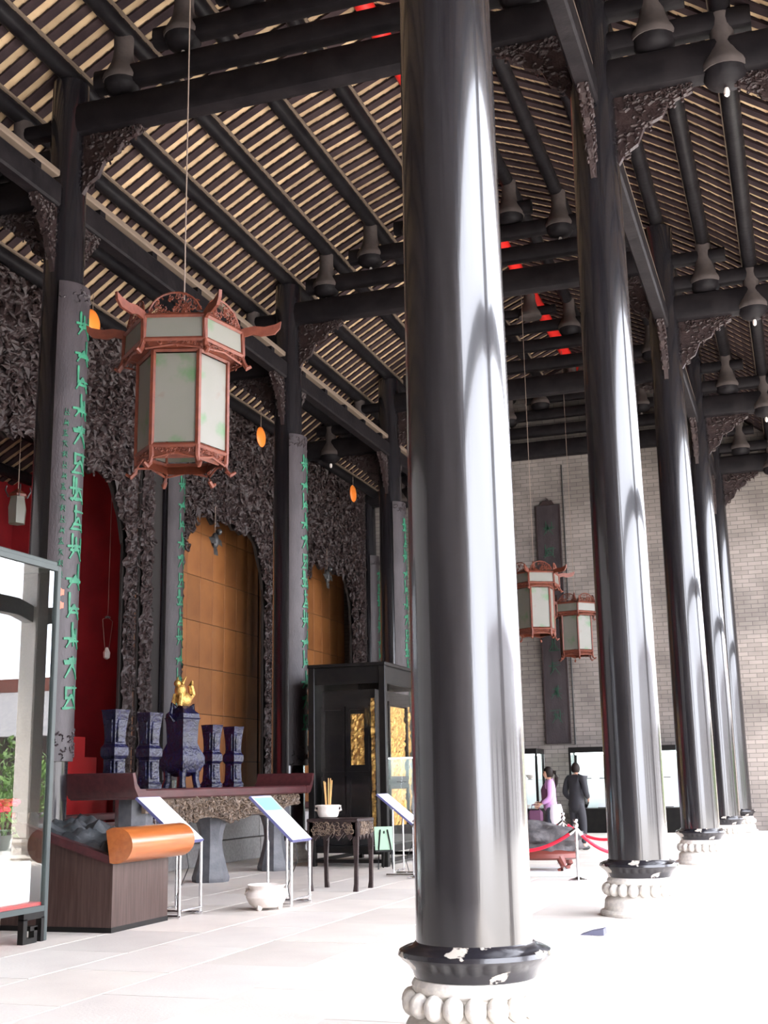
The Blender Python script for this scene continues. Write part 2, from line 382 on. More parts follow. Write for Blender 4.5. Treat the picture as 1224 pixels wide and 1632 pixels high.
def column(x, y, label, group, beads=True, top=None, s=1.0, board=None):
    t = thing('timber_column', label, 'column', (x, y, 0), 0, group)
    inst('shaft', SH if top is None else shaft_mesh(.314*s, .252*s, .555, top), t)
    c = inst('collar', COL, t); sb = inst('stone_base', BASE, t)
    if s != 1: c.scale = (s, s, 1); sb.scale = (s, s, 1)
    if beads:
        for i in range(19):
            a = 2*PI*i/19; inst('bead', BEAD, sb, (.345*math.cos(a), .345*math.sin(a), .262), a)
    return t
gA = 'glossy black front columns on beaded stone bases'
la = ['tall glossy black column on beaded white stone base, stout shaft full of vertical streaks',
      'glossy black column on beaded base beside the red rope barrier and rock',
      'glossy black column on beaded base, third in the row facing the courtyard',
      'glossy black column on beaded base, second in its row from the brick end wall',
      'black column of the front row standing against the brick end wall']
for i in range(5): column(XA, FY[i+1] if i < 4 else 33.2, la[i], gA)
gB = 'black inner columns carrying couplet boards'
lb = ['black column with long green lettered couplet board beside the red niche', 'black column with couplet board at the end of the long altar table', 'slim looking black column behind the black glass display cabinet', 'black column of the inner row against the brick end wall']
for i in range(4): column(XB, FY[i+2] if i < 3 else 33.2, lb[i], gB, beads=False)
lc = ['dark column in front of carved screen jambs beside the red niche', 'dark column hidden behind the couplet column in front of ochre panels', 'dark column at the end of the carved screen by the brick wall']
for i in range(3): column(XC, FY[i+3] if i < 2 else 33.25, lc[i], 'dark columns along the carved screen', beads=False, top=9.9, s=.86)
column(XC, FY[2], 'dark column of the carved screen at the red niche far side', 'dark columns along the carved screen', beads=False, top=9.9, s=.86)

# ------------------------------------------------------------------ couplet boards
def glyph(rr, w, h):
    "brush strokes of one unreadable character as (p0, p1, thickness) in a w x h cell"
    st = []
    for _ in range(rr.randint(2, 4)):
        y = rr.uniform(-.45, .45)*h; l = rr.uniform(.25, .5)*w; c = rr.uniform(-.15, .15)*w; st.append(((c-l, y-.02*h), (c+l, y+.04*h), .055*h))
    for _ in range(rr.randint(1, 3)):
        x = rr.uniform(-.35, .35)*w; y = rr.uniform(-.1, .2)*h; l = rr.uniform(.2, .42)*h; st.append(((x, y+l), (x, y-l), .07*w))
    for sg in (-1, 1): st.append(((rr.uniform(-.05, .05)*w, .05*h), (sg*.42*w, -.45*h), .07*w))
    return st
def stroke_quads(st, surf):
    m = MB()
    for (a, b, t) in st:
        dx, dy = b[0]-a[0], b[1]-a[1]; L = math.hypot(dx, dy); nx_, ny_ = -dy/L*t/2, dx/L*t/2
        n = 4; vs = []; fs = []
        for i in range(n+1):
            q = i/n; px, py = a[0]+dx*q, a[1]+dy*q; wv = .6+.4*math.sin(PI*min(1, q+.25))
            for sg in (1, -1):
                for hgt in (0.0, .014): vs.append(surf(px+sg*nx_*wv, py+sg*ny_*wv, hgt))
        for i in range(n):
            o = i*4; fs += [(o+1, o+3, o+7, o+5), (o, o+1, o+5, o+4), (o+2, o+6, o+7, o+3)]
        fs += [(0, 2, 3, 1), (n*4, n*4+1, n*4+3, n*4+2)]
        m.add(vs, fs)
    return m
def curved(R, ang0=0):
    return lambda a, z, h: ((R+h)*math.cos(ang0+a/R), (R+h)*math.sin(ang0+a/R), z)
RBO = .368
GL = [stroke_quads([(a, b, t*1.7) for a, b, t in glyph(random.Random(40+i), .30, .36)], curved(RBO)).mesh('character', 'green', 0) for i in range(8)]
GS = [stroke_quads(glyph(random.Random(80+i), .075, .10), curved(RBO, -.66)).mesh('small_character', 'green', 0) for i in range(5)]
def board(x, y, z0, z1, label, s=1.0, small=False, nch=14):
    t = thing('couplet_board', label, 'couplet board', (x, y, 0), 0, 'curved couplet boards hung on the inner columns')
    n = 16; A = math.radians(64); prof = []
    outer = [(RBO*math.cos(-A+2*A*i/n), RBO*math.sin(-A+2*A*i/n)) for i in range(n+1)]
    inner = [((RBO-.035)*math.cos(A-2*A*i/n), (RBO-.035)*math.sin(A-2*A*i/n)) for i in range(n+1)]
    p = MB().prism(outer+inner, z0, z1, 'Z').build('panel', 'plaque', t)
    for (za, zb) in ((z0, z0+.42), (z1-.3, z1)):
        rm = MB()
        for k in range(26 if za == z0 else 16):
            an = rnd.uniform(-A*.9, A*.9); z = rnd.uniform(za+.05, zb-.05); c0 = rnd.uniform(0, 6)
            pts = []
            for q in range(5):
                a2 = c0+q*.8; rr2 = .06*(1-.15*q); pts.append(((RBO+.004)*math.cos(an+rr2*math.cos(a2)/RBO), (RBO+.004)*math.sin(an+rr2*math.cos(a2)/RBO), z+rr2*math.sin(a2)))
            rm.tube(pts, .012, 4)
        rm.build('carved_border', 'plaque', t)['kind'] = 'stuff'
    pitch = (z1-z0-1.0)/nch
    for k in range(nch): inst('character', GL[(k*3+int(y)) % 8], t, (0, 0, z0+.62+pitch*(k+.5)))
    if small:
        for k in range(16): inst('small_character', GS[k % 5], t, (0, 0, z0+2.35+k*.145))
        for k in (0, 1): stroke_quads([((-.045, 0), (.045, 0), .12)], curved(RBO, -.62)).build('red_seal', 'seal', t, 0, (0, 0, z0+1.95+k*.17))
    if s != 1: t.scale = (s, s, 1)
    return t
board(XB, FY[2], 1.72, 8.09, 'long curved couplet board with green characters and two red seals', small=True)
board(XB, FY[3], 1.72, 8.05, 'curved couplet board hung above the end of the altar table')
board(XC, FY[3], 1.5, 7.9, 'narrow couplet board in front of carved screen jambs beside red niche', s=.86)
board(XB, FY[4], 1.72, 8.05, 'curved couplet board on the column behind black cabinet')
board(XC, 33.25, 1.5, 7.9, 'narrow couplet board at the end of carved screen by brick wall', s=.86)

# ------------------------------------------------------------------ roof trusses
def beam_mesh(x0, x1, z0, z1, th=.30):
    # rounded section beam along X
    c, hh = (z0+z1)/2, (z1-z0)/2; hw = th/2; n = 14
    m = MB(); ring = []
    for i in range(n):
        a = 2*PI*i/n; ca, sa = math.cos(a), math.sin(a)
        ring.append((math.copysign(abs(ca)**.6, ca)*hw, c+math.copysign(abs(sa)**.6, sa)*hh))
    m.prism(ring, x0, x1, 'X'); return m.mesh('beam', 'timber')
def strut_mesh(h):
    # bell shaped strut: slim neck flaring down to clasp the beam
    return MB().lathe([(.10, -.03), (.275, -.03), (.285, .02), (.27, .07), (.225, .15), (.18, .25), (.15, .36), (.138, .48), (.14, h), (.10, h+.02)], 20).mesh('bell_strut', 'strut')
STR = strut_mesh(.72)
CUP = MB().lathe([(.02, -.22), (.12, -.20), (.21, -.155), (.25, -.09), (.262, -.03), (.20, -.02)], 20).mesh('cup', 'timber')
KNOB = MB().lathe([(.008, -.33), (.03, -.31), (.036, -.26), (.022, -.21)], 10).mesh('knob', 'white_pot')
bm_cache = {}
BEAMS = [(XB, XA, 10.36, 10.86, .34), (-8.72, -2.22, 11.0, 11.32, .27), (-7.80, -3.14, 11.5, 11.8, .25), (-6.85, -4.09, 11.98, 12.25, .22), (-6.1, -4.84, 12.42, 12.64, .2)]
PB = [(XA, XP, 9.37, 9.87, .32), (XA, .12, 9.96, 10.24, .25), (XA, -.62, 10.44, 10.68, .22)]
mir = lambda x: 2*XR-x
BB = [(mir(XP)+.3 if False else XC, XB, 9.37, 9.87, .32), (mir(.12), XB, 9.96, 10.24, .25), (mir(-.62), XB, 10.44, 10.68, .22)]
allb = [beam_mesh(*q) for q in BEAMS+PB+BB]
BRK = MB()
def tri_in(a, z): return 0 < a < 1 and z > -.85+a*a*.6+.25*a and z < 0
tl = ['roof truss of stacked black beams over the streaked front column', 'roof truss of stacked black beams above the hanging lantern and red niche column', 'roof truss of stacked black beams over the altar table end', 'roof truss of stacked black beams nearest the one against brick end wall', 'roof truss of stacked black beams lying against the brick end wall']
# carved bracket panel under beam ends: in XZ plane, thickness along Y
def bracket_mesh(wd, ht, seed):
    m = MB(); rr = random.Random(seed)
    out = [(0, 0), (wd, 0), (wd*.93, -ht*.12), (wd*.7, -ht*.2), (wd*.62, -ht*.36), (wd*.4, -ht*.45), (wd*.3, -ht*.68), (wd*.14, -ht*.78), (0, -ht)]
    m.prism(out, -.035, .035, 'Y')
    for k in range(46):
        a = rr.uniform(.02, .95)*wd; zl = -ht*(1-a/wd)**1.2; z = rr.uniform(zl, -.02)
        s = rr.uniform(.05, .10); c0 = rr.uniform(0, 6)
        for sd_ in (-1, 1):
            pts = [(a+s*(1-.13*q)*math.cos(c0+q*.9), sd_*.045, z+s*(1-.13*q)*math.sin(c0+q*.9)) for q in range(6)]
            m.tube(pts, s*.22, 4)
    return m.mesh('carved_bracket', 'carve', 0)
BKX = bracket_mesh(.95, .95, 5)
BKXm = BKX.copy(); BKXm.transform(Matrix.Diagonal((-1, 1, 1, 1)))
BKXm.flip_normals()
for i, y in enumerate(FY[1:]):
    y = y if i < 4 else 33.2
    t = thing('roof_truss', tl[i], 'roof truss', (0, y, 0), 0, 'black roof trusses')
    for me in allb: inst('beam', me, t)
    for sg in (-1, 1):
        for u, zb in ((2.85, 11.10), (1.90, 11.60), (.95, 11.99)):
            s = inst('bell_strut', STR, t, (XR+sg*u, 0, zb)); inst('cup', CUP, s)
            inst('knob', KNOB, s)
        for u, zb in ((4.47, 10.06), (5.25, 9.46)):
            s = inst('bell_strut', STR, t, (XR+sg*u, 0, zb)); inst('cup', CUP, s); inst('knob', KNOB, s)
    rp = inst('ridge_post', strut_mesh(.55), t, (XR, 0, 12.42))
    inst('carved_bracket', BKX, t, (XA+.22, 0, 9.37)); inst('carved_bracket', BKXm, t, (XA-.22, 0, 10.36))
    inst('carved_bracket', BKX, t, (XB+.22, 0, 10.36)); inst('carved_bracket', BKXm, t, (XB-.22, 0, 9.37))
    inst('carved_bracket', BKXm, t, (XP-.2, 0, 9.37))

# ------------------------------------------------------------------ tie beams along the rows
BKY = BKX.copy(); BKY.transform(Matrix.Rotation(PI/2, 4, 'Z')); BKYm = BKX.copy(); BKYm.transform(Matrix.Rotation(-PI/2, 4, 'Z'))
for sm in (BKY, BKYm): sm.transform(Matrix.Diagonal((1, .55, 1, 1)))
def tie(x, ya, yb, label, group, z0=9.20):
    t = thing('tie_beam', label, 'beam', (x, (ya+yb)/2, 0), 0, group); h = (yb-ya)/2
    MB().box(-.11, .11, -h, h, z0, z0+.34, bev=.03).build('beam', 'timber', t)
    MB().box(-.07, .07, -h, h, z0+.46, z0+.56, bev=.02).build('rail', 'lath', t)
    m = MB()
    for k in range(-2, 3): m.box(-.05, .05, k*h*.42-.07, k*h*.42+.07, z0+.33, z0+.47)
    m.build('packing_block', 'timber', t)
    inst('carved_bracket', BKY, t, (0, -h+.0, z0)); inst('carved_bracket', BKYm, t, (0, h-.0, z0))
for i in range(5):
    ya = FY[i]+.27 if i else Y0; yb = (FY[i+1] if i < 4 else 33.2)-.27
    tie(XA, ya, yb, 'dark tie beam running between the front row of columns', 'tie beams of the front row')
    tie(XB, ya, yb, 'dark tie beam with pale top rail between the inner couplet columns', 'tie beams of the inner row')

# ------------------------------------------------------------------ carved screens along row C
SX = XC+.02
def screen(ya, yb, o0, o1, label, zt=9.75, za=7.0):
    t = thing('carved_screen', label, 'carved screen', (0, 0, 0), 0, 'carved wooden screens along the back row'); t.location = (SX, (ya+yb)/2, 0)
    yc = (ya+yb)/2
    rx, rz = min(1.3, (o1-o0)*.3), 1.15
    def arch(a):       # opening height at a
        e = min(a-o0, o1-a)
        if e < 0: return 0
        zz = za if e > rx else za-rz+rz*math.sqrt(max(0, 1-((rx-e)/rx)**2))
        return zz+.10*math.sin(a*5.1)+.05*math.sin(a*13)
    def inside(a, z): return ya < a < yb and z < zt and z > 0.9 and (a < o0 or a > o1 or z > arch(a))
    def sub(mb): mb.v = [(x-SX, y-yc, z) for x, y, z in mb.v]; return mb
    hd = lambda a, z: inside(a, z) and z > 5.4 and max(ya, o0-.45) < a < o1+.45
    # back board, header and jambs
    bb = MB(); n = 40
    pts = [(max(ya, o0-.45), zt), (max(ya, o0-.45), 5.4)]+[(o0+(o1-o0)*i/n, max(arch(o0+(o1-o0)*i/n), 5.6)+.04) for i in range(n+1)]+[(o1+.45, 5.4), (o1+.45, zt)]
    for (p, q) in zip(pts, pts[1:]):
        if q[0]-p[0] > 1e-4: bb.add([(SX-.06, p[0], p[1]), (SX-.06, q[0], q[1]), (SX-.06, q[0], zt), (SX-.06, p[0], zt), (SX, p[0], p[1]), (SX, q[0], q[1]), (SX, q[0], zt), (SX, p[0], zt)], [(0, 1, 2, 3), (7, 6, 5, 4), (0, 4, 5, 1), (1, 5, 6, 2), (2, 6, 7, 3), (3, 7, 4, 0)])
    hb = sub(bb).build('header_board', 'carveback', t, 0)
    m = MB(); relief(m, hd, o0-.45, o1+.45, 5.4, zt, .045, .17, SX-.02, seed=ya)
    curls(m, hd, o0-.45, o1+.45, 5.4, zt, 620, SX+.10, .15, random.Random(int(ya*7)))
    o = sub(m).build('carving', 'carve', hb, 0); o['kind'] = 'stuff'
    # jamb bands
    bands = [(max(ya, o0-.5), o0-.02), (o1+.02, o1+.50), (o1+.62, o1+1.12)]
    for (a, b_) in bands:
        if b_ > yb: b_ = yb
        if a >= b_: continue
        q = MB().box(-.05, 0, a-yc, b_-yc, .9, zt); jb = q.build('jamb', 'carveback', t, 0)
        jm = MB(); ins = lambda aa, zz: a < aa < b_
        relief(jm, ins, a+.02, b_-.02, .95, min(zt, 5.42) if b_ < o1+.51 else zt, .05, .10, SX-.01, seed=a)
        curls(jm, ins, a+.08, b_-.08, 1.0, zt-.1 if b_ > o1+.51 else 5.4, 170, SX+.06, .09, random.Random(int(a*11)))
        o = sub(jm).build('carving', 'carve', jb, 0); o['kind'] = 'stuff'
    # remaining side board
    for (a, b_) in ((ya, o0-.5), (o1+1.12, yb)):
        if b_-a > .05: MB().box(-.05, 0, a-yc, b_-yc, .9, zt).build('side_board', 'carveback', t, 0)
    MB().box(-.08, .10, ya-yc, yb-yc, zt, zt+.24, bev=.03).build('top_rail', 'timber', t)
    MB().box(-.08, .06, ya-yc, yb-yc, .82, .95, bev=.02).build('sill', 'altar', t)
    return t
screen(FY[2]+.3, FY[3]-.3, 13.385+.85, 19.43, 'carved wooden screen with dark arch framing the red niche')
screen(FY[3]+.3, FY[4]-.3, 21.66, 25.70, 'carved wooden screen with arch framing ochre panels behind the blue vases')
screen(FY[4]+.3, 32.95, 27.98, 31.62, 'carved wooden screen with arch framing ochre panels above the black cabinet')
# stone plinth below the screens
pl = thing('stone_plinth', 'grey stone plinth under the carved screens behind the altar table', 'plinth', (-10.8, 17.5, 0))
yy = 7.0
k = 0
while yy < 33.3:
    L = min(1.7, 33.55-yy)
    for r in (0, 1): MB().box(-.54, .58 if r == 0 else .55, 0, L-.012, .0, .40, bev=.012).build('stone_block', 'grey_stone', pl, 0, (0, yy-17.5, .0+r*.41))
    yy += L
# ochre panelled backdrops
def backdrop(ya, yb, label):
    x = -12.7; t = thing('ochre_partition', label, 'partition', (x, ya, .0), 0, 'ochre panelled partitions behind the screens')
    MB().box(-.06, -.012, 0, yb-ya, 0, 9.3).build('backing', 'carveback', t, 0)
    ph, pw = 1.02, .62; nyb = int(round((yb-ya)/pw)); pw = (yb-ya)/nyb
    me = MB().box(-.012, .012, .006, pw-.006, .006, ph-.006, bev=.005).mesh('panel', 'orange_wall', 0)
    for j in range(8):
        for i in range(nyb): inst('panel', me, t, (0, i*pw, .9+j*ph))
backdrop(21.25, 27.45, 'ochre panelled partition seen behind the cobalt vases')
backdrop(27.55, 33.55, 'ochre panelled partition seen above the black glass cabinet')
# red niche
n = thing('red_niche', 'deep red niche with stepped shelves between carved screen and couplet column', 'niche', (-13.6, 17.2, 0))
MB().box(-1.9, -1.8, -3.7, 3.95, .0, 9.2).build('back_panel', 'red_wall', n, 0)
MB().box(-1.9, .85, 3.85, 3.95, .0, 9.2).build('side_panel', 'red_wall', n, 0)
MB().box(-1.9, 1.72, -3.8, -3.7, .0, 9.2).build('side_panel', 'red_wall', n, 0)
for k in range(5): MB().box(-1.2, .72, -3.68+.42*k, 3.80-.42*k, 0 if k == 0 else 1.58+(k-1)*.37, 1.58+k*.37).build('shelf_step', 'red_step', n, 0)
# hanging glass lamps in the niche
def small_lamp(loc, label, s):
    t = thing('pendant_lamp', label, 'lamp', loc)
    MB().lathe([(.05*s, -.30*s), (.15*s, -.28*s), (.17*s, 0), (.13*s, .2*s), (.15*s, .22*s), (.05*s, .28*s)], 6).build('shade', 'lglass', t)
    MB().lathe([(.16*s, .21*s), (.17*s, .25*s), (.06*s, .33*s), (.03*s, .36*s)], 6).build('cap', 'redwood', t)
    for k in range(4):
        a = PI/4+k*PI/2; MB().tube([(.16*s*math.cos(a), .16*s*math.sin(a), .2*s), (.22*s*math.cos(a), .22*s*math.sin(a), .32*s), (.2*s*math.cos(a), .2*s*math.sin(a), .40*s)], .014, 5).build('arm', 'bronze', t)
    MB().tube([(0, 0, .3*s), (0, 0, zr(loc[0])-loc[2]-.1)], .008, 5).build('cord', 'wire', t)
small_lamp((-12.9, 17.75, 6.25), 'small white glass lamp hanging inside the red niche', 1.0)
t = thing('hanging_lamp', 'tiny lamp on thin wires hanging low in the red niche', 'lamp', (-12.5, 20.2, 3.9))
MB().lathe([(.02, -.13), (.06, -.1), (.07, 0), (.04, .06), (.02, .1)], 8).build('bowl', 'white_pot', t)
for sg in (-1, 1): MB().tube([(0, sg*.06, 0), (0, sg*.18, .62), (0, 0, .68)], .006, 4).build('wire', 'wire', t)
MB().ball((0, 0, .68), .05, 8, 5, (1, 1.6, .5)).build('hub', 'bronze', t)
MB().tube([(0, 0, .68), (0, 0, zr(-12.5)-3.9-.1)], .005, 4).build('cord', 'wire', t)
# orange discs and hanging bird ornaments
for i, (y, lab) in enumerate(((17.29, 'round orange disc hung before the carving above the red niche'), (24.35, 'round orange disc hung before carving above the ochre arch behind vases'), (30.4, 'round orange disc hung before carving above the far ochre arch'))):
    t = thing('orange_disc', lab, 'disc', (-11.2, y, 9.15 if i else 9.35), 0, 'orange discs before the carved screens')
    m = MB(); m.lathe([(.02, -.05), (.15, -.045), (.22, -.02), (.235, 0), (.22, .02), (.15, .045), (.02, .05)], 28, m=Matrix.Rotation(PI/2, 4, 'Y')); m.build('disc', 'disc', t)
    MB().tube([(0, 0, .22), (0, 0, zr(-11.2)-t.location.z-.1)], .008, 5).build('cord', 'wire', t)
for y, z, lab in ((22.9, 6.5, 'dark bird ornament hanging in the arch behind the blue vases'), (29.42, 6.72, 'dark bird ornament hanging in the arch above black cabinet')):
    t = thing('bird_ornament', lab, 'ornament', (-11.6, y, z), 0, 'bird ornaments in the arches')
    MB().ball((0, 0, 0), .14, 10, 7, (.6, .8, 1.25)).ball((.06, .06, .2), .075, 8, 6).build('body', 'bronze', t)
    for sg in (-1, 1): MB().add([(0, sg*.06, .1), (0, sg*.30, .02), (.05, sg*.26, -.10), (.06, sg*.05, -.08), (.08, sg*.14, .02)], [(0, 1, 4), (1, 2, 4), (2, 3, 4), (3, 0, 4), (3, 2, 1, 0)]).build('wing', 'bronze', t, 0)
    MB().add([(0, -.07, -.1), (0, .07, -.1), (.03, .10, -.32), (.03, -.10, -.32), (.06, 0, -.2)], [(0, 1, 4), (1, 2, 4), (2, 3, 4), (3, 0, 4), (3, 2, 1, 0)]).build('tail', 'bronze', t, 0)
    MB().tube([(0, 0, .1), (0, 0, .75)], .008, 5).build('cord', 'wire', t)

# ------------------------------------------------------------------ palace lanterns
def lantern(loc, label, rot):
    t = thing('palace_lantern', label, 'lantern', loc, rot, 'hexagonal palace lanterns')
    def frame_tier(R0_, R1_, z0, z1, nm, bar, panes=True):
        for k in range(6):
            a0, a1 = PI/6+k*PI/3-PI/3+PI/6-PI/6, PI/6+k*PI/3
            p00 = Vector((R0_*math.cos(a0), R0_*math.sin(a0), z0)); p01 = Vector((R0_*math.cos(a1), R0_*math.sin(a1), z0))
            p10 = Vector((R1_*math.cos(a0), R1_*math.sin(a0), z1)); p11 = Vector((R1_*math.cos(a1), R1_*math.sin(a1), z1))
            f = MB().tube([p00, p10], bar, 5).tube([p00, p01], bar*.9, 5).tube([p10, p11], bar*.9, 5).build(nm+'_frame', 'redwood', t)
            ins = .93; c = (p00+p01+p10+p11)/4
            q = [c+(p-c)*ins for p in (p00, p01, p11, p10)]; nrm = Vector((c.x, c.y, 0)).normalized()*.008
            MB().add([tuple(p) for p in q]+[tuple(p-nrm) for p in q], [(0, 1, 2, 3), (7, 6, 5, 4), (0, 4, 5, 1), (1, 5, 6, 2), (2, 6, 7, 3), (3, 7, 4, 0)]).build(nm+'_pane', 'lglass', f, 0)
    frame_tier(.435, .435, -.42, .52, 'body', .026)
    frame_tier(.585, .575, .58, .82, 'eave', .026)
    for (Ra, za, Rb, zb) in ((.435, .53, .585, .575), (.435, -.43, .36, -.53)):
        MB().lathe([(Ra, za), (Rb, zb)], 6, rot=PI/6, cap=False).build('soffit', 'redwood', t, 0)
    # fretwork: lattice arches over the eave, apron under eave and below body
    for k in range(6):
        a0, a1 = -PI/6+k*PI/3, PI/6+k*PI/3; am = (a0+a1)/2
        def fret(R, z0, wd, hmax, flip, nm):
            f = MB(); ap = R*math.cos(PI/6); nr = Vector((math.cos(am), math.sin(am), 0)); tg = Vector((-math.sin(am), math.cos(am), 0))
            def P(u, h, d=0): return nr*(ap+d-.12*max(0, h*flip)*(flip > 0))+tg*u+Vector((0, 0, z0+h*flip))
            hh = lambda u: hmax*math.sqrt(max(0.04, 1-(2*u/wd)**2)) if flip > 0 else hmax*(.55+.45*abs(2*u/wd))
            f.tube([P(-wd/2+wd*i/12, hh(-wd/2+wd*i/12)) for i in range(13)], .012, 5)
            rr = random.Random(k+int(hmax*100))
            nc = int(wd*hmax*520)
            for _ in range(nc):
                u = rr.uniform(-.47, .47)*wd; h = rr.uniform(.03, .95)*hh(u); s = rr.uniform(.018, .038); c0 = rr.uniform(0, 6)
                f.tube([P(u+s*(1-.12*q)*math.cos(c0+q*.9), max(0, h+s*(1-.12*q)*math.sin(c0+q*.9)), rr.uniform(-.006, .006)) for q in range(6)], .007, 4)
            f.build(nm, 'redwood', t, 0)
        fret(.575, .83, .50, .23, 1, 'crest_fret'); fret(.585, .575, .54, .085, -1, 'eave_apron'); fret(.435, -.44, .40, .10, -1, 'body_apron')
        # corner dragon bracket, pointing outward and up
        ca, sa = math.cos(a1), math.sin(a1)
        D = lambda r, z, w_=0: (r*ca-w_*sa, r*sa+w_*ca, z-.10 if z > 0 else z)
        br = MB()
        out = [(.565, .64), (.60, .62), (.605, .88), (.68, .90), (.76, .88), (.90, .90), (.955, .96), (.965, 1.03), (.91, 1.00), (.80, .975), (.70, .985), (.60, .965), (.565, .95)]
        nn = len(out)
        br.add([D(r, z, -.015) for r, z in out]+[D(r, z, .015) for r, z in out], [tuple(range(nn)), tuple(range(2*nn-1, nn-1, -1))]+[(i, nn+i, nn+(i+1) % nn, (i+1) % nn) for i in range(nn)])
        br.tube([D(.585, .68), D(.60, .60), D(.63, .55), D(.67, .57)], [.022, .026, .03, .018], 6)
        br.build('corner_bracket', 'redwood', t, 0)
        # little curled foot below body
        MB().tube([D(.435, -.42), D(.43, -.52), D(.44, -.59), D(.48, -.63), D(.53, -.60)], [.024, .026, .022, .024, .014], 6).build('curled_foot', 'redwood', t)
    m = MB(); m.lathe([(.56, .835), (.40, .87), (.15, .92), (.05, .98), (.02, 1.14)], 6, rot=PI/6); m.build('canopy', 'redwood', t, 0)
    MB().tube([(0, 0, 1.1), (0, 0, 13.0-loc[2])], .007, 5).build('cord', 'wire', t)
LROT = math.radians(-71.5)
lantern((XR, 10.06, 4.93), 'large redwood palace lantern with painted glass hanging before the carving', LROT)
lantern((XR, 26.54, 5.05), 'redwood palace lantern hanging partly hidden by the streaked front column', LROT+.2)
lantern((XR, 31.66, 5.05), 'redwood palace lantern hanging before the couplet board on brick wall', LROT+.5)

# ------------------------------------------------------------------ altar table and vessels
ax0, ax1, ay0, ay1, az = -9.15, -8.12, 13.86, 19.86, 1.36
t = thing('altar_table', 'long altar table with upturned ends and carved apron below the vases', 'altar table', ((ax0+ax1)/2, (ay0+ay1)/2, 0))
hx, hy = (ax1-ax0)/2, (ay1-ay0)/2
MB().box(-hx, hx, -hy+.12, hy-.12, az-.13, az, bev=.02).build('table_top', 'altar', t)
for sg in (-1, 1):
    prof = [(sg*(hy-.30), az-.13), (sg*(hy-.13), az-.11), (sg*(hy-.02), az+.02), (sg*(hy+.04), az+.20), (sg*(hy-.02), az+.21), (sg*(hy-.08), az+.07), (sg*(hy-.16), az-.0), (sg*(hy-.30), az)]
    MB().prism([(a, z) for a, z in prof], -hx-.005, hx+.005, 'X').build('upturned_end', 'altar', t)
# apron with scalloped lower edge on the front
def ap_low(y): return az-.52+.10*abs(math.sin(y*2.2))+.22*(abs(y)/hy)**2.5
na = 60; pts = [(-hy+.45+(2*hy-.9)*i/na, ap_low(-hy+.45+(2*hy-.9)*i/na)) for i in range(na+1)]
ap = MB().prism([(-hy+.45, az-.13)]+pts+[(hy-.45, az-.13)], hx-.14, hx-.08, 'X').build('apron', 'apron', t, 0)
m = MB(); ins = lambda a, z: abs(a) < hy-.46 and ap_low(a)+.03 < z < az-.14
relief(m, ins, -hy+.46, hy-.46, az-.55, az-.14, .035, .07, hx-.09, seed=4, f=(5, 11, 20))
curls(m, ins, -hy+.5, hy-.5, az-.5, az-.16, 420, hx-.05, .06, rnd)
o = m.build('apron_carving', 'apron', ap, 0); o['kind'] = 'stuff'
LEG = MB().lathe([(.27, 0), (.28, .06), (.25, .16), (.20, .34), (.165, .52), (.18, .70), (.23, .86), (.25, .90), (.25, az-.12)], 8, rot=PI/8).mesh('leg', 'altarleg', 25)
for y in (-2.3, -.05, 2.25):
    inst('leg', LEG, t, (.12, y, 0))
# vases: square beakers
def beaker(y, label, s=1.0):
    t = thing('beaker_vase', label, 'vase', (-8.62, y, az), math.radians(-14), 'square cobalt beaker vases on the altar table')
    pr = [(.165, 0), (.17, .05), (.14, .09), (.128, .26), (.13, .36), (.165, .40), (.17, .45), (.165, .50), (.13, .54), (.125, .60), (.135, .74), (.165, .93), (.175, .955), (.15, .955), (.11, .75)]
    b = MB().lathe([(r*s, z*s) for r, z in pr], 4, rot=PI/4); b.build('body', 'cobalt', t, 25)
    for k in range(4):
        a = k*PI/2
        for z0, z1, rr in ((.12, .34, .092), (.56, .84, .092)):
            MB().box(rr*s, (rr+.022)*s, -.06*s, .06*s, z0*s, z1*s, m=Matrix.Rotation(a, 4, 'Z'), bev=.008).build('moulded_panel', 'cobalt', t)
beaker(14.2, 'square cobalt glazed beaker vase next to the altar table upturned end', 1.08)
beaker(15.1, 'square cobalt beaker vase on the altar beside the narrow couplet board', 1.08)
beaker(17.0, 'square cobalt beaker vase before the ochre panels right beside the censer', .98)
beaker(17.75, 'square cobalt beaker vase before the ochre panels, next but one from censer', .98)
t = thing('lidded_censer', 'large cobalt glazed square censer with gilt lion on its lid', 'censer', (-8.62, 16.05, az), math.radians(-14))
MB().lathe([(.10, .16), (.26, .22), (.33, .34), (.33, .44), (.26, .56), (.22, .64), (.235, .9), (.25, .98), (.27, 1.0), (.22, 1.0)], 4, rot=PI/4).build('body', 'cobalt', t, 25)
for k in range(4):
    a = k*PI/2+PI/4; MB().tube([(.2*math.cos(a), .2*math.sin(a), .3), (.2*math.cos(a), .2*math.sin(a), .12), (.23*math.cos(a), .23*math.sin(a), 0)], [.07, .05, .055], 8).build('foot', 'cobalt', t)
for sg in (-1, 1): MB().tube([(0, sg*.19, .95), (0, sg*.26, 1.05), (0, sg*.22, 1.2), (0, sg*.16, 1.15)], .03, 6).build('handle', 'cobalt', t)
lid = MB().lathe([(.25, 1.0), (.24, 1.06), (.14, 1.14), (.06, 1.18)], 4, rot=PI/4).build('lid', 'cobalt', t, 25)
g = MB(); g.ball((0, .02, 1.27), .11, 10, 7, (.9, 1.3, 1.05)).ball((0, -.06, 1.40), .085, 10, 7, (1, 1, 1.3)).ball((.0, -.12, 1.5), .055, 8, 6).tube([(0, .12, 1.25), (0, .2, 1.35), (0, .16, 1.48), (0, .2, 1.55)], [.04, .05, .045, .02], 6)
for sg in (-1, 1): g.tube([(sg*.06, -.1, 1.35), (sg*.07, -.14, 1.17)], [.03, .035], 6).tube([(sg*.05, -.08, 1.5), (sg*.08, -.03, 1.6)], [.03, .01], 5)
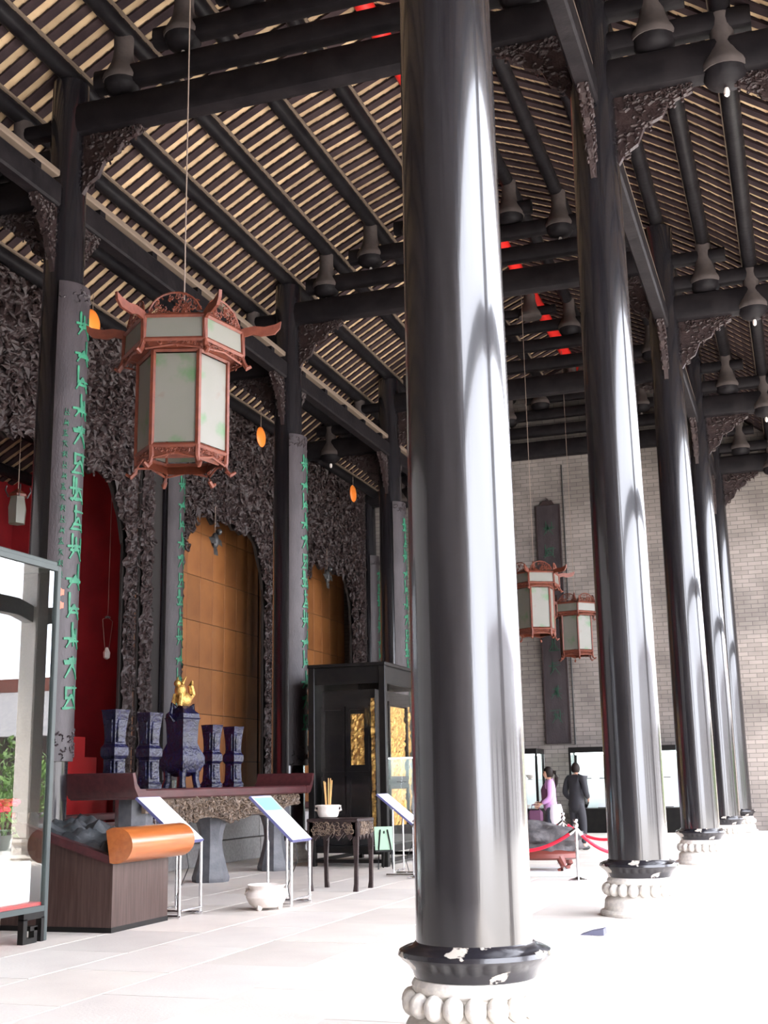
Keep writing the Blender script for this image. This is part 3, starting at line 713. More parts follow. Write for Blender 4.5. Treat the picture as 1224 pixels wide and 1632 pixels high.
g.build('gilt_lion', 'gold', lid)

# ------------------------------------------------------------------ tall glass case on the left
t = thing('glass_case', 'tall glass display case with grey metal frame reflecting the bright courtyard', 'display case', (-7.6, 9.15, 0))
cx, cy, ct = .65, 1.12, 3.56
for sx in (-1, 1):
    for sy in (-1, 1): MB().box(sx*cx-.03, sx*cx+.03, sy*cy-.03, sy*cy+.03, .0, ct, bev=.006).build('post', 'iron', t)
for z in (.27, ct-.05):
    m = MB()
    for s in (-1, 1):
        m.box(-cx, cx, s*cy-.028, s*cy+.028, z, z+.05); m.box(s*cx-.028, s*cx+.028, -cy, cy, z, z+.05)
    m.build('rail', 'iron', t, 0)
MB().box(-cx, cx, -cy, cy, ct, ct+.05, bev=.01).build('roof_panel', 'iron', t, 0)
MB().box(-cx+.01, cx-.01, -cy+.01, cy-.01, .30, .35).build('case_floor', 'red_step', t, 0)
MB().box(cx-.004, cx+.004, -cy+.03, cy-.03, .32, ct-.05).build('front_pane', 'glassmirror', t, 0)
MB().box(-cx-.012, -cx+.012, -cy+.03, cy-.03, .32, ct-.05).build('back_board', 'bronze', t, 0)  # added opaque back: keeps it dark behind the pane so reflections dominate
for s in (-1, 1): MB().box(-cx+.03, cx-.03, s*cy-.004, s*cy+.004, .32, 1.17 if s > 0 else ct-.05).build('side_pane', 'glass', t, 0)
MB().box(-cx+.03, cx-.03, cy-.012, cy+.012, 1.17, ct-.05).build('side_board', 'bronze', t, 0)  # added opaque board, stops the red niche showing through the reflection
# fret feet of the case
for s in (-1, 1):
    for q in (-1, 1):
        f = MB(); y = q*(cy-.19)
        f.box(s*cx-.03, s*cx+.03, y-.16, y+.16, .21, .27).box(s*cx-.03, s*cx+.03, y-.16, y-.10, 0, .22).box(s*cx-.03, s*cx+.03, y-.10, y+.06, .0, .05).box(s*cx-.03, s*cx+.03, y+.01, y+.06, .05, .14).box(s*cx-.03, s*cx+.03, y-.05, y+.06, .11, .15).box(s*cx-.03, s*cx+.03, y+.12, y+.17, 0, .22)
        f.build('fret_foot', 'blackwood', t, 0)
pb = tag(MB().box(-.55, .55, -1.0, 1.0, 0, .38, bev=.015).build('plinth', 'white', None, 0, (-7.58, 9.17, .35)), 'white plinth standing on red floor inside the glass case', 'plinth')
t = thing('flower_vase', 'glass vase of red flowers standing on the white plinth in glass case', 'flowers', (-7.20, 9.93, .73))
MB().lathe([(.07, 0), (.085, .02), (.075, .12), (.10, .24), (.092, .24), (.066, .12), (.07, .03)], 16).build('vase', 'lglass', t)
rr = random.Random(5)
for k in range(6):
    a = k*1.05; r = rr.uniform(.03, .10); z = rr.uniform(.46, .54)
    st = MB().tube([(0, 0, .1), (r*.5*math.cos(a), r*.5*math.sin(a), .3), (r*math.cos(a), r*math.sin(a), z)], .007, 5).build('stem', 'leaf', t)
    fl = MB()
    for j in range(9):
        b_ = j*2*PI/9; tl_ = .5 if j % 2 else 1.0
        fl.ball((r*math.cos(a)+.042*math.cos(b_), r*math.sin(a)+.042*math.sin(b_), z+.014*tl_), .036, 6, 4, (1, 1, .7))
    fl.ball((r*math.cos(a), r*math.sin(a), z+.015), .03, 6, 4); fl.build('bloom', 'petal', st)
lf = MB()
for k in range(26):
    a = rr.uniform(0, 6.28); r = rr.uniform(.02, .08); z = rr.uniform(.22, .42); l = .05
    lf.add([(r*math.cos(a), r*math.sin(a), z), ((r+l)*math.cos(a+.3), (r+l)*math.sin(a+.3), z+.03), ((r+1.7*l)*math.cos(a), (r+1.7*l)*math.sin(a), z-.01), ((r+l)*math.cos(a-.3), (r+l)*math.sin(a-.3), z+.03)], [(0, 1, 2, 3)])
o = lf.build('leaves', 'leaf', t, 0); o['kind'] = 'stuff'

# ------------------------------------------------------------------ scroll topped display desk
t = thing('display_desk', 'dark brown display desk with orange rolled wooden front edge', 'desk', (-7.25, 11.45, 0))
Lh = .56
pr = [(-.62, 0), (.66, 0), (.66, .68), (.60, .70), (-.45, 1.0), (-.62, 1.0)]
MB().prism(pr, -Lh, Lh, 'Y').build('cabinet_body', 'brownwood', t, 0)
MB().prism([(-.62, -.0), (.665, -.0), (.665, .05), (-.62, .05)], -Lh-.006, Lh+.006, 'Y').build('kick_board', 'blackwood', t, 0)
for s in (-1, 1):
    MB().prism([(-.62, .98), (-.45, .98), (.62, .66), (.68, .66), (.68, .72), (.60, .745), (-.43, 1.06), (-.62, 1.06)], s*Lh-.045, s*Lh+.045, 'Y').build('side_rail', 'altar', t, 20)
n_ = 18; arc = [(.72+.19*math.cos(a)*1.0, .83+.175*math.sin(a)) for a in [-1.9+(4.1)*i/n_ for i in range(n_+1)]]
MB().prism(arc, -Lh-.06, Lh+.12, 'Y').build('rolled_edge', 'orangewood', t, 40)
m = MB()
for i in range(26):
    for j in range(22):
        pass
gx, gy = 30, 26; vs = []; fs = []
for i in range(gx+1):
    for j in range(gy+1):
        x = -.44+.98*i/gx; y = -Lh+.06+(2*Lh-.12)*j/gy; zz = 1.0-.30*(x+.45)/1.05
        e = min(i, gx-i, j, gy-j)
        vs.append((x, y, zz+.01+(0 if e == 0 else .02+.20*abs(noise.noise(Vector((x*4, y*4, 2))))+.10*abs(noise.noise(Vector((x*9, y*9, 7)))))))
for i in range(gx):
    for j in range(gy): q = i*(gy+1)+j; fs.append((q, q+gy+1, q+gy+2, q+1))
m.add(vs, fs); m.build('relief_model', 'relief_dark', t, 60)

# ------------------------------------------------------------------ information stands
def stand(xf, y0, y1, zf, xb, zb, label, top_teal=False):
    yc = (y0+y1)/2; t = thing('information_stand', label, 'sign stand', ((xf+xb)/2, yc, 0)); X0 = (xf+xb)/2; hw = (y1-y0)/2
    d = Vector((xb-xf, 0, zb-zf)); nrm = Vector((zb-zf, 0, xf-xb)).normalized(); L = d.length
    def P(u, v, h): return Vector((xf-X0, 0, zf))+d*u+Vector((0, v*hw, 0))+nrm*h
    def slab_(u0, u1, v0, v1, h0, h1, nm, ma, par):
        vs = [P(u, v, h) for h in (h0, h1) for (u, v) in ((u0, v0), (u1, v0), (u1, v1), (u0, v1))]
        return MB().add(vs, [(3, 2, 1, 0), (4, 5, 6, 7), (0, 1, 5, 4), (1, 2, 6, 5), (2, 3, 7, 6), (3, 0, 4, 7)]).build(nm, ma, par, 0)
    pn = slab_(0, 1, -1, 1, -.03, 0, 'panel', 'bluegrey', t)
    slab_(.02, .98, -.96, .96, 0, .004, 'printed_sheet', 'paper', pn)
    if top_teal: slab_(.66, .95, -.9, .9, .004, .006, 'printed_picture', 'teal', pn)
    for k in range(7 if top_teal else 9):
        u = .08+k*.08; slab_(u, u+.018, -.82, .82 if k % 3 else .4, .004, .0055, 'print_line', 'ink', pn)
    for v in (-.96, .96):
        p = P(.02, v, -.03); MB().tube([(p.x, p.y, 0), (p.x, p.y, p.z)], .017, 8).build('leg', 'steel', t)
        q = P(.55, v, -.03); MB().tube([(q.x, q.y, .05), (q.x, q.y, q.z)], .014, 8).build('leg', 'steel', t)
        MB().tube([(p.x+.02, p.y, .02), (q.x-.12, q.y, .02)], .018, 8).build('foot_bar', 'steel', t)
    for u in (.02, .55):
        p, q = P(u, -.96, 0), P(u, .96, 0); MB().tube([(p.x, p.y, .08), (q.x, q.y, .08)], .012, 6).build('cross_bar', 'steel', t)
    p = P(.3, .5, -.03); MB().tube([(p.x, p.y, p.z), (p.x+.02, p.y+.1, .5), (p.x-.08, p.y+.02, .2), (p.x, p.y-.1, .06)], .006, 5).build('cable', 'cable', t)
stand(-6.50, 12.15, 12.66, .80, -7.08, 1.28, 'slanted white information stand on steel legs behind the display desk')
stand(-5.78, 13.52, 14.10, .74, -6.34, 1.26, 'slanted information stand with teal picture on steel legs beside white pot', True)
stand(-5.72, 18.05, 18.55, .74, -6.32, 1.22, 'slanted information stand before the black glass cabinet')

# ------------------------------------------------------------------ pots, side table
t = thing('white_censer', 'squat white ceramic censer standing on the stone floor', 'pot', (-6.0, 13.25, 0))
MB().lathe([(.15, .03), (.20, .07), (.235, .14), (.225, .19), (.19, .22), (.195, .24), (.225, .27), (.215, .275), (.18, .24), (.10, .20)], 28).build('bowl', 'white_pot', t)
for k in range(3):
    a = k*2.094+.4; MB().lathe([(.02, 0), (.035, .02), (.04, .06)], 8, (.15*math.cos(a), .15*math.sin(a), 0)).build('foot', 'white_pot', t)
for s in (-1, 1): MB().tube([(s*.21, 0, .12), (s*.26, 0, .17), (s*.25, 0, .22), (s*.20, 0, .22)], .02, 6).build('lug', 'white_pot', t)
t = thing('side_table', 'small dark carved side table carrying the incense pot', 'table', (-6.06, 15.80, 0))
MB().box(-.37, .37, -.32, .32, .88, .93, bev=.012).build('table_top', 'carve', t)
for sx in (-1, 1):
    for sy in (-1, 1): MB().prism([(sx*.36, .88), (sx*.27, .88), (sx*.285, .70), (sx*.305, .35), (sx*.30, .10), (sx*.285, .0), (sx*.345, .0), (sx*.35, .3), (sx*.36, .6)], sy*.29-.025, sy*.29+.025, 'Y').build('leg', 'carve', t, 0)
def apron_poly(w_): return [(-w_, .88)]+[(-w_+2*w_*i/16, .70+.05*math.cos(i*PI/2)-(.05 if i in (0, 16) else 0)) for i in range(17)]+[(w_, .88)]
for s in (-1, 1):
    a_ = MB().prism(apron_poly(.33), s*.30-.015, s*.30+.015, 'Y').build('apron', 'carve', t, 0)
    MB().prism(apron_poly(.28), s*.35-.015, s*.35+.015, 'X').build('apron', 'carve', t, 0)
m = MB(); rr = random.Random(8)
for k in range(60):
    u, z = rr.uniform(-.28, .28), rr.uniform(.74, .86); c0 = rr.uniform(0, 6)
    m.tube([(u+.03*math.cos(c0+q*.9), -.322, z+.03*math.sin(c0+q*.9)) for q in range(5)], .007, 4)
    m.tube([(.372, u*.85+.03*math.cos(c0+q*.9), z+.03*math.sin(c0+q*.9)) for q in range(5)], .007, 4)
m.build('apron_carving', 'apron', t, 0)
t = thing('incense_pot', 'white incense pot with burning sticks on the carved side table', 'incense pot', (-6.22, 15.75, .93))
MB().lathe([(.10, 0), (.13, .02), (.15, .08), (.145, .13), (.165, .17), (.155, .175), (.13, .14), (.03, .13)], 24).build('pot', 'white_pot', t)
for s in (-1, 1): MB().tube([(s*.14, 0, .09), (s*.19, 0, .11), (s*.18, 0, .16), (s*.14, 0, .15)], .015, 6).build('lug', 'white_pot', t)
for k in range(5):
    a = k*1.3; MB().tube([(.03*math.cos(a), .03*math.sin(a), .12), (.06*math.cos(a), .06*math.sin(a), .50+.03*math.sin(k*2))], .006, 5).build('incense_stick', 'incense', t)

# ------------------------------------------------------------------ black glass cabinet with gilded shrine
t = thing('glass_cabinet', 'tall black framed glass cabinet standing beside the altar table', 'cabinet', (-7.53, 21.2, 0))
hx, hy, ch = .66, 1.18, 3.38
for sx in (-1, 1):
    for sy in (-1, 1): MB().box(sx*hx-.06, sx*hx+.06, sy*hy-.06, sy*hy+.06, 0, ch, bev=.01).build('post', 'blackwood', t)
MB().box(-hx-.07, hx+.07, -hy-.07, hy+.07, ch, ch+.06, bev=.01).build('cabinet_top', 'blackwood', t)
MB().box(-hx, hx, -hy, hy, .22, .34).build('cabinet_floor', 'blackwood', t)
for (s, nm) in ((1, 'front'), (-1, 'back')):
    MB().box(s*hx-.02, s*hx+.02, -hy, hy, ch-.30, ch-.003).build('header_rail', 'blackwood', t)
    MB().box(s*hx-.003, s*hx+.003, -hy+.06, hy-.06, .34, ch-.3).build('pane', 'glass', t, 0)
    if s < 0: MB().box(s*hx+.01, s*hx+.03, -hy+.06, hy-.06, .34, ch-.3).build('back_board', 'blackwood', t, 0)
    MB().box(-hx, hx, s*hy-.02, s*hy+.02, ch-.30, ch-.003).build('header_rail', 'blackwood', t)
    MB().box(-hx+.06, hx-.06, s*hy-.003, s*hy+.003, .34, ch-.3).build('pane', 'glass', t, 0)
for s in (-1, 1):
    MB().box(-hx+.03, hx-.03, s*hy-.03, s*hy+.03, .06, .12).build('stretcher', 'blackwood', t)
    MB().box(s*hx-.03, s*hx+.03, -hy+.03, hy-.03, .06, .12).build('stretcher', 'blackwood', t)
t = thing('gilded_shrine', 'black shrine with gilt carved panels inside the glass cabinet', 'shrine', (-7.55, 21.2, .34))
MB().box(-.5, .5, -1.06, .95, 0, 2.65, bev=.015).build('carcass', 'blackwood', t)
def gilt(par, face, a0, a1, z0, z1, nm='gilt_panel', seed=1):
    m = MB(); ins = lambda a, z: True
    relief(m, ins, a0, a1, z0, z1, .035, .05, .0, seed=seed, f=(5, 11, 20))
    if face == 'X': mm = lambda p: (.505+p[0], p[1], p[2])
    else: mm = lambda p: (p[1], -1.065-p[0], p[2])
    m.v = [mm(p) for p in m.v]; m.build(nm, 'gold', par, 0)
def shframe(par, face, a0, a1, z0, z1):
    m = MB()
    for (p, q, r, s) in ((a0-.06, a0, z0-.06, z1+.06), (a1, a1+.06, z0-.06, z1+.06), (a0, a1, z0-.06, z0), (a0, a1, z1, z1+.06)):
        if face == 'X': m.box(.49, .575, p, q, r, s)
        else: m.box(p, q, -1.13, -1.05, r, s)
    m.build('panel_frame', 'blackwood', par, 0)
for k, (a0, a1) in enumerate(((-.82, -.66), (.66, .82))): gilt(t, 'X', a0, a1, .25, 2.45, 'gilt_pilaster', k+2)
for k, (z0, z1) in enumerate(((.3, .95), (1.15, 2.4))):
    gilt(t, 'X', -.48, .48, z0, z1, seed=5+k); shframe(t, 'X', -.48, .48, z0, z1)
gilt(t, 'Y', .05, .30, 1.35, 2.25, seed=9); shframe(t, 'Y', .03, .32, 1.30, 2.30); shframe(t, 'Y', .03, .32, .25, 1.10)
gilt(t, 'Y', .42, .50, .25, 2.5, 'gilt_pilaster', 11); shframe(t, 'Y', -.44, -.12, 1.30, 2.30); shframe(t, 'Y', -.44, -.12, .25, 1.10)
c = thing('caption_card', 'pale green caption card on easel leaning before the black cabinet', 'card', (-6.72, 19.55, 0), math.radians(25))
mm = Matrix.Rotation(math.radians(-24), 4, 'X')
MB().box(-.16, .16, -.01, .01, 0, .40, m=Matrix.Translation((0, 0, .30)) @ mm).build('card', 'greencard', c, 0)
for s in (-1, 1): MB().tube([(s*.12, -.08, 0), (s*.10, .0, .34), (s*.06, .12, .62)], .012, 6).build('easel_leg', 'blackwood', c)
MB().tube([(0, .30, 0), (0, .10, .60)], .012, 6).build('easel_leg', 'blackwood', c); MB().box(-.16, .16, -.06, .02, .27, .30).build('ledge', 'blackwood', c)

# ------------------------------------------------------------------ rope barrier and rock
def post(x, y, label):
    t = thing('stanchion', label, 'stanchion', (x, y, 0), 0, 'chrome rope stanchions')
    MB().lathe([(.13, 0), (.13, .015), (.05, .035), (.025, .05)], 20).build('base', 'steel', t)
    MB().tube([(0, 0, .03), (0, 0, .74)], .022, 12).build('pole', 'steel', t)
    MB().lathe([(.022, .72), (.04, .735), (.04, .76), (.02, .785), (.035, .81), (.03, .83), (.005, .84)], 14).build('finial', 'steel', t)
def rope(a, b, sag, label):
    t = thing('barrier_rope', label, 'rope', ((a[0]+b[0])/2, (a[1]+b[1])/2, 0), 0, 'red barrier ropes')
    cx_, cy_ = t.location.x, t.location.y
    P = lambda q: (a[0]+(b[0]-a[0])*q-cx_, a[1]+(b[1]-a[1])*q-cy_, .70-sag*4*q*(1-q))
    MB().tube([P(.04+.92*i/16) for i in range(17)], .024, 8).build('cord', 'rope', t)
    for q0, q1 in ((.0, .06), (.94, 1.0)): MB().tube([P(q0), P(q1)], .028, 8).build('end_clip', 'steel', t)
pts_ = [(-5.45, 17.75), (-4.75, 17.45), (-3.19, 17.6), (-2.15, 18.6), (-2.6, 20.6), (-4.0, 20.9), (-5.4, 20.6)]
names = ['chrome rope stanchion beside the slanted stand at the black cabinet', 'chrome stanchion standing hidden behind the streaked front column', 'chrome stanchion at the corner of the rope barrier by the rock', 'chrome stanchion behind the glossy column on rock barrier', 'chrome stanchion behind the rock nearest the far front column', 'chrome stanchion behind the rock at middle of the barrier', 'chrome stanchion at the cabinet corner of the rock barrier']
pts_[0] = (-5.62, 17.72)
for p, nme in zip(pts_, names): post(p[0], p[1], nme)
rl = ['red rope hanging beside the slanted stand at the black cabinet', 'red rope hanging in front of the rock', 'red rope curving from the barrier corner toward the glossy column', 'red rope hanging behind the glossy front column', 'red rope sagging along the far side of the rock', 'red rope on the far side of barrier near the black cabinet']
for k in range(6): rope(pts_[k], pts_[k+1], .30 if k != 2 else .36, rl[k])
t = thing('scholar_rock', 'dark rugged display rock on a reddish wooden stand behind ropes', 'rock', (-3.95, 18.7, 0))
m = MB(); n1, n2 = 28, 16; vs = []; fs = []
for j in range(n2+1):
    for i in range(n1):
        th, ph = 2*PI*i/n1, PI*j/n2
        d = Vector((math.sin(ph)*math.cos(th), math.sin(ph)*math.sin(th), math.cos(ph)))
        r = 1+.35*noise.noise(d*1.8+Vector((3, 1, 4)))+.22*noise.noise(d*4.5)
        vs.append((d.x*.60*r, d.y*.38*r, .50+d.z*.26*r))
for j in range(n2):
    for i in range(n1): q = (i+1) % n1; fs.append((j*n1+i, j*n1+q, (j+1)*n1+q, (j+1)*n1+i))
m.add(vs, fs); m.build('stone', 'rock', t, 60)
MB().lathe([(.50, .22), (.56, .25), (.55, .31), (.46, .36), (.3, .36)], 16, m=Matrix.Diagonal((1.05, .7, 1, 1))).build('stand_top', 'rockbase', t)
for k in range(4):
    a = PI/4+k*PI/2; MB().tube([(.5*math.cos(a), .34*math.sin(a), .26), (.56*math.cos(a), .38*math.sin(a), .14), (.50*math.cos(a), .35*math.sin(a), .065)], [.07, .05, .06], 8).build('stand_leg', 'rockbase', t)
MB().box(-.8, .8, -.55, .55, 0, .065, bev=.01).build('platform', 'white', t)
t = tag(MB().prism([(-.11, 0), (.11, 0), (.11, .055), (-.02, .03)], -.09, .09, 'Y').build('wedge_block', 'wedge', None, 0, (-2.0, 11.65, .001)), 'small blue grey wedge block lying on the floor between front columns', 'wedge')

# ------------------------------------------------------------------ end wall: couplet board, cable, vitrines
t = thing('wall_couplet', 'tall flat dark couplet board hanging on the brick end wall', 'couplet board', (-6.43, 33.55, 2.33))
MB().box(-.36, .36, -.04, .04, 0, 6.72, bev=.015).build('panel', 'plaque', t)
MB().prism([(-.20, 6.72), (.20, 6.72), (.12, 6.86), (.05, 6.83), (0, 6.92), (-.05, 6.83), (-.12, 6.86)], -.03, .03, 'Y').build('crest', 'carve', t)
flat = lambda a, z, h: (a, -.04-h, z)
for k in range(9): stroke_quads(glyph(random.Random(200+k), .34, .42), flat).build('character', 'dullgreen', t, 0, (0, 0, .75+k*.66))
m = MB()
for s in (-1, 1): m.box(s*.33-.02, s*.33+.02, -.055, -.035, .02, 6.70)
m.build('edge_moulding', 'carve', t, 0)
t = tag(MB().tube([(-5.98, 33.58, 2.3), (-5.98, 33.58, 10.2)], .02, 6).build('wall_cable', 'cable'), 'thin dark cable running up the brick end wall', 'cable')
M['lamp'] = mat('vitrine_lamp', (.85, 1, .98), .5, emit=26)
def vitrine(x0, x1, label, seed):
    xc = (x0+x1)/2; t = thing('wall_vitrine', label, 'display case', (xc, 33.05, 0), 0, 'lit vitrines along the brick end wall'); hw = (x1-x0)/2; d = .5
    MB().box(-hw, hw, -d, d-.02, 0, .62, bev=.01).build('base', 'blackwood', t)
    MB().box(-hw, hw, -d, d-.02, 2.06, 2.2, bev=.01).build('canopy', 'blackwood', t)
    MB().box(-hw, hw, d-.06, d-.02, .62, 2.06).build('back_panel', 'vit_back', t, 0)
    for s in (-1, 1):
        for y in (-d+.03, d-.08): MB().box(s*(hw-.03)-.03, s*(hw-.03)+.03, y-.03, y+.03, .62, 2.06).build('post', 'blackwood', t)
        MB().box(s*(hw-.02)-.004, s*(hw-.02)+.004, -d+.05, d-.1, .62, 2.06).build('side_pane', 'glass', t, 0)
    MB().box(-hw+.05, hw-.05, -d+.01, -d+.018, .62, 2.06).build('front_pane', 'glass', t, 0)
    MB().box(-hw+.06, hw-.06, -d+.06, d-.07, 1.36, 1.375).build('shelf', 'glass', t, 0)
    MB().box(-hw+.08, hw-.08, .05, .30, 2.02, 2.055).build('lamp_tube', 'lamp', t, 0)
    rr = random.Random(seed); x = x0+.35
    while x < x1-.3:
        for z in (.62, 1.375):
            s = rr.uniform(.6, 1.1); kind = rr.choice('abc')
            o = thing('exhibit', {'a': 'small dark vase exhibit standing in a lit end wall vitrine', 'b': 'small white bowl exhibit standing in a lit end wall vitrine', 'c': 'pale caption block standing in a lit end wall vitrine'}[kind], 'exhibit', (x+rr.uniform(-.05, .05), 33.0+rr.uniform(-.1, .1), z+.001), 0, {'a': 'dark vases', 'b': 'white bowls', 'c': 'caption blocks'}[kind]+' in the end wall vitrines')
            if kind == 'a': MB().lathe([(.06*s, 0), (.05*s, .02), (.10*s, .12*s), (.09*s, .22*s), (.04*s, .30*s), (.06*s, .36*s), (.03*s, .36*s)], 12).build('vase', 'bronze', o)
            elif kind == 'b': MB().lathe([(.05*s, 0), (.05*s, .02), (.14*s, .12*s), (.15*s, .16*s), (.13*s, .15*s), (.03, .04)], 14).build('bowl', 'white_pot', o); MB().lathe([(.09*s, -.0), (.09*s, .012)], 12).build('stand', 'blackwood', o)
            else: MB().prism([(-.12, 0), (.12, 0), (.12, .25*s), (-.12, .25*s)], -.03, .03, 'Y').build('block', 'paper', o, 0); MB().box(-.13, .13, -.035, .035, 0, .02).build('stand', 'blackwood', o)
        x += rr.uniform(.42, .62)
vitrine(-8.6, -6.85, 'lit vitrine beside the tall couplet board, behind the woman in lilac', 1)
vitrine(-6.0, -3.9, 'lit vitrine behind the man in black on the end wall', 2)
vitrine(-3.85, -2.0, 'lit vitrine half hidden by the front column row on end wall', 3)

# ------------------------------------------------------------------ people
def skin(name, verts, edges, radii, ma, parent, sub=2, root=0):
    me = bpy.data.meshes.new(name); me.from_pydata(verts, edges, []); me.materials.append(M[ma])
    o = bpy.data.objects.new(name, me); C.objects.link(o); o.parent = parent
    mod = o.modifiers.new('skin', 'SKIN'); mod.use_smooth_shade = True
    for i, r in enumerate(radii):
        r = r if isinstance(r, tuple) else (r, r); me.skin_vertices[0].data[i].radius = r
        me.skin_vertices[0].data[i].use_root = (i == root)
    ss = o.modifiers.new('sub', 'SUBSURF'); ss.levels = sub; ss.render_levels = sub
    return o
def chain(pts, rad): return pts, [(i, i+1) for i in range(len(pts)-1)], rad
def hand(parent, wrist, dirv, side, palmn):
    "palm with five bent fingers, one continuous skin"
    d = Vector(dirv).normalized(); n = Vector(palmn).normalized(); s = d.cross(n).normalized()*side; w = Vector(wrist)
    vs = [w, w+d*.05]; es = [(0, 1)]; rd = [(.022, .018), (.034, .016)]
    for k, (off, L) in enumerate(((-.030, .060), (-.010, .072), (.010, .068), (.028, .054))):
        b0 = len(vs); vs += [w+d*.085+s*off, w+d*(.085+L*.55)+s*off*1.1+n*.012, w+d*(.085+L*.9)+s*off*1.1+n*.036]; es += [(1, b0), (b0, b0+1), (b0+1, b0+2)]; rd += [.0105, .0095, .008]
    b0 = len(vs); vs += [w+d*.035-s*.038, w+d*.07-s*.052+n*.012, w+d*.095-s*.048+n*.022]; es += [(0, b0), (b0, b0+1), (b0+1, b0+2)]; rd += [.013, .011, .009]
    return skin('hand', [tuple(v) for v in vs], es, rd, 'skin', parent, 1, 1)
def head(parent, loc, yaw, hair_long):
    m = MB(); n1, n2 = 24, 18; vs = []; fs = []
    for j in range(n2+1):
        for i in range(n1):
            th, ph = 2*PI*i/n1, PI*j/n2
            d = Vector((math.sin(ph)*math.cos(th), math.sin(ph)*math.sin(th), math.cos(ph)))
            p = Vector((d.x*.088, d.y*.074, d.z*.112))
            if d.z < -.1: p.x *= 1-.10*(-d.z-.1); p.y *= 1-.35*(-d.z-.1)
            if d.x > 0 and d.z < 0: p.x += .012*(-d.z)
            f = d.x
            if f > .75:
                p.x += .022*math.exp(-((d.y)/.12)**2-((d.z+.08)/.16)**2)
                p.x -= .010*math.exp(-((abs(d.y)-.33)/.15)**2-((d.z-.10)/.12)**2)
                p.x += .006*math.exp(-((d.y)/.25)**2-((d.z+.42)/.07)**2)
            vs.append(tuple(p))
    for j in range(n2):
        for i in range(n1): q = (i+1) % n1; fs.append((j*n1+i, (j+1)*n1+i, (j+1)*n1+q, j*n1+q))
    m.add(vs, fs)
    for s in (-1, 1): m.ball((.0, s*.074, -.005), .026, 8, 6, (.7, .35, 1.15))
    hd = inst('head', m.mesh('face', 'skin', 80), parent, loc, yaw)
    for s in (-1, 1): MB().ball((.080, s*.028, .012), .010, 8, 6, (.5, 1.2, .8)).build('eye', 'hair', hd)
    MB().ball((.092, 0, -.046), .010, 8, 5, (.35, 2.2, .55)).build('lips', 'rockbase', hd)
    h = MB(); vs = []; fs = []
    for j in range(13):
        for i in range(n1):
            th, ph = 2*PI*i/n1, PI*.72*j/12
            d = Vector((math.sin(ph)*math.cos(th), math.sin(ph)*math.sin(th), math.cos(ph)))
            k = 1.12
            if d.x > .35: lim = .25+.2*(d.x-.35); ph2 = min(ph, math.acos(min(1, lim))); d = Vector((math.sin(ph2)*math.cos(th), math.sin(ph2)*math.sin(th), math.cos(ph2)))
            vs.append((d.x*.088*k-.006, d.y*.074*k*1.05, d.z*.112*k+.004))
    for j in range(12):
        for i in range(n1): q = (i+1) % n1; fs.append((j*n1+i, (j+1)*n1+i, (j+1)*n1+q, j*n1+q))
    h.add(vs, fs)
    if hair_long: h.tube([(-.085, 0, .03), (-.13, 0, .02), (-.16, 0, -.08), (-.15, 0, -.20), (-.13, 0, -.28)], [.03, .04, .042, .032, .008], 10)
    h.build('hair', 'hair', hd, 70)
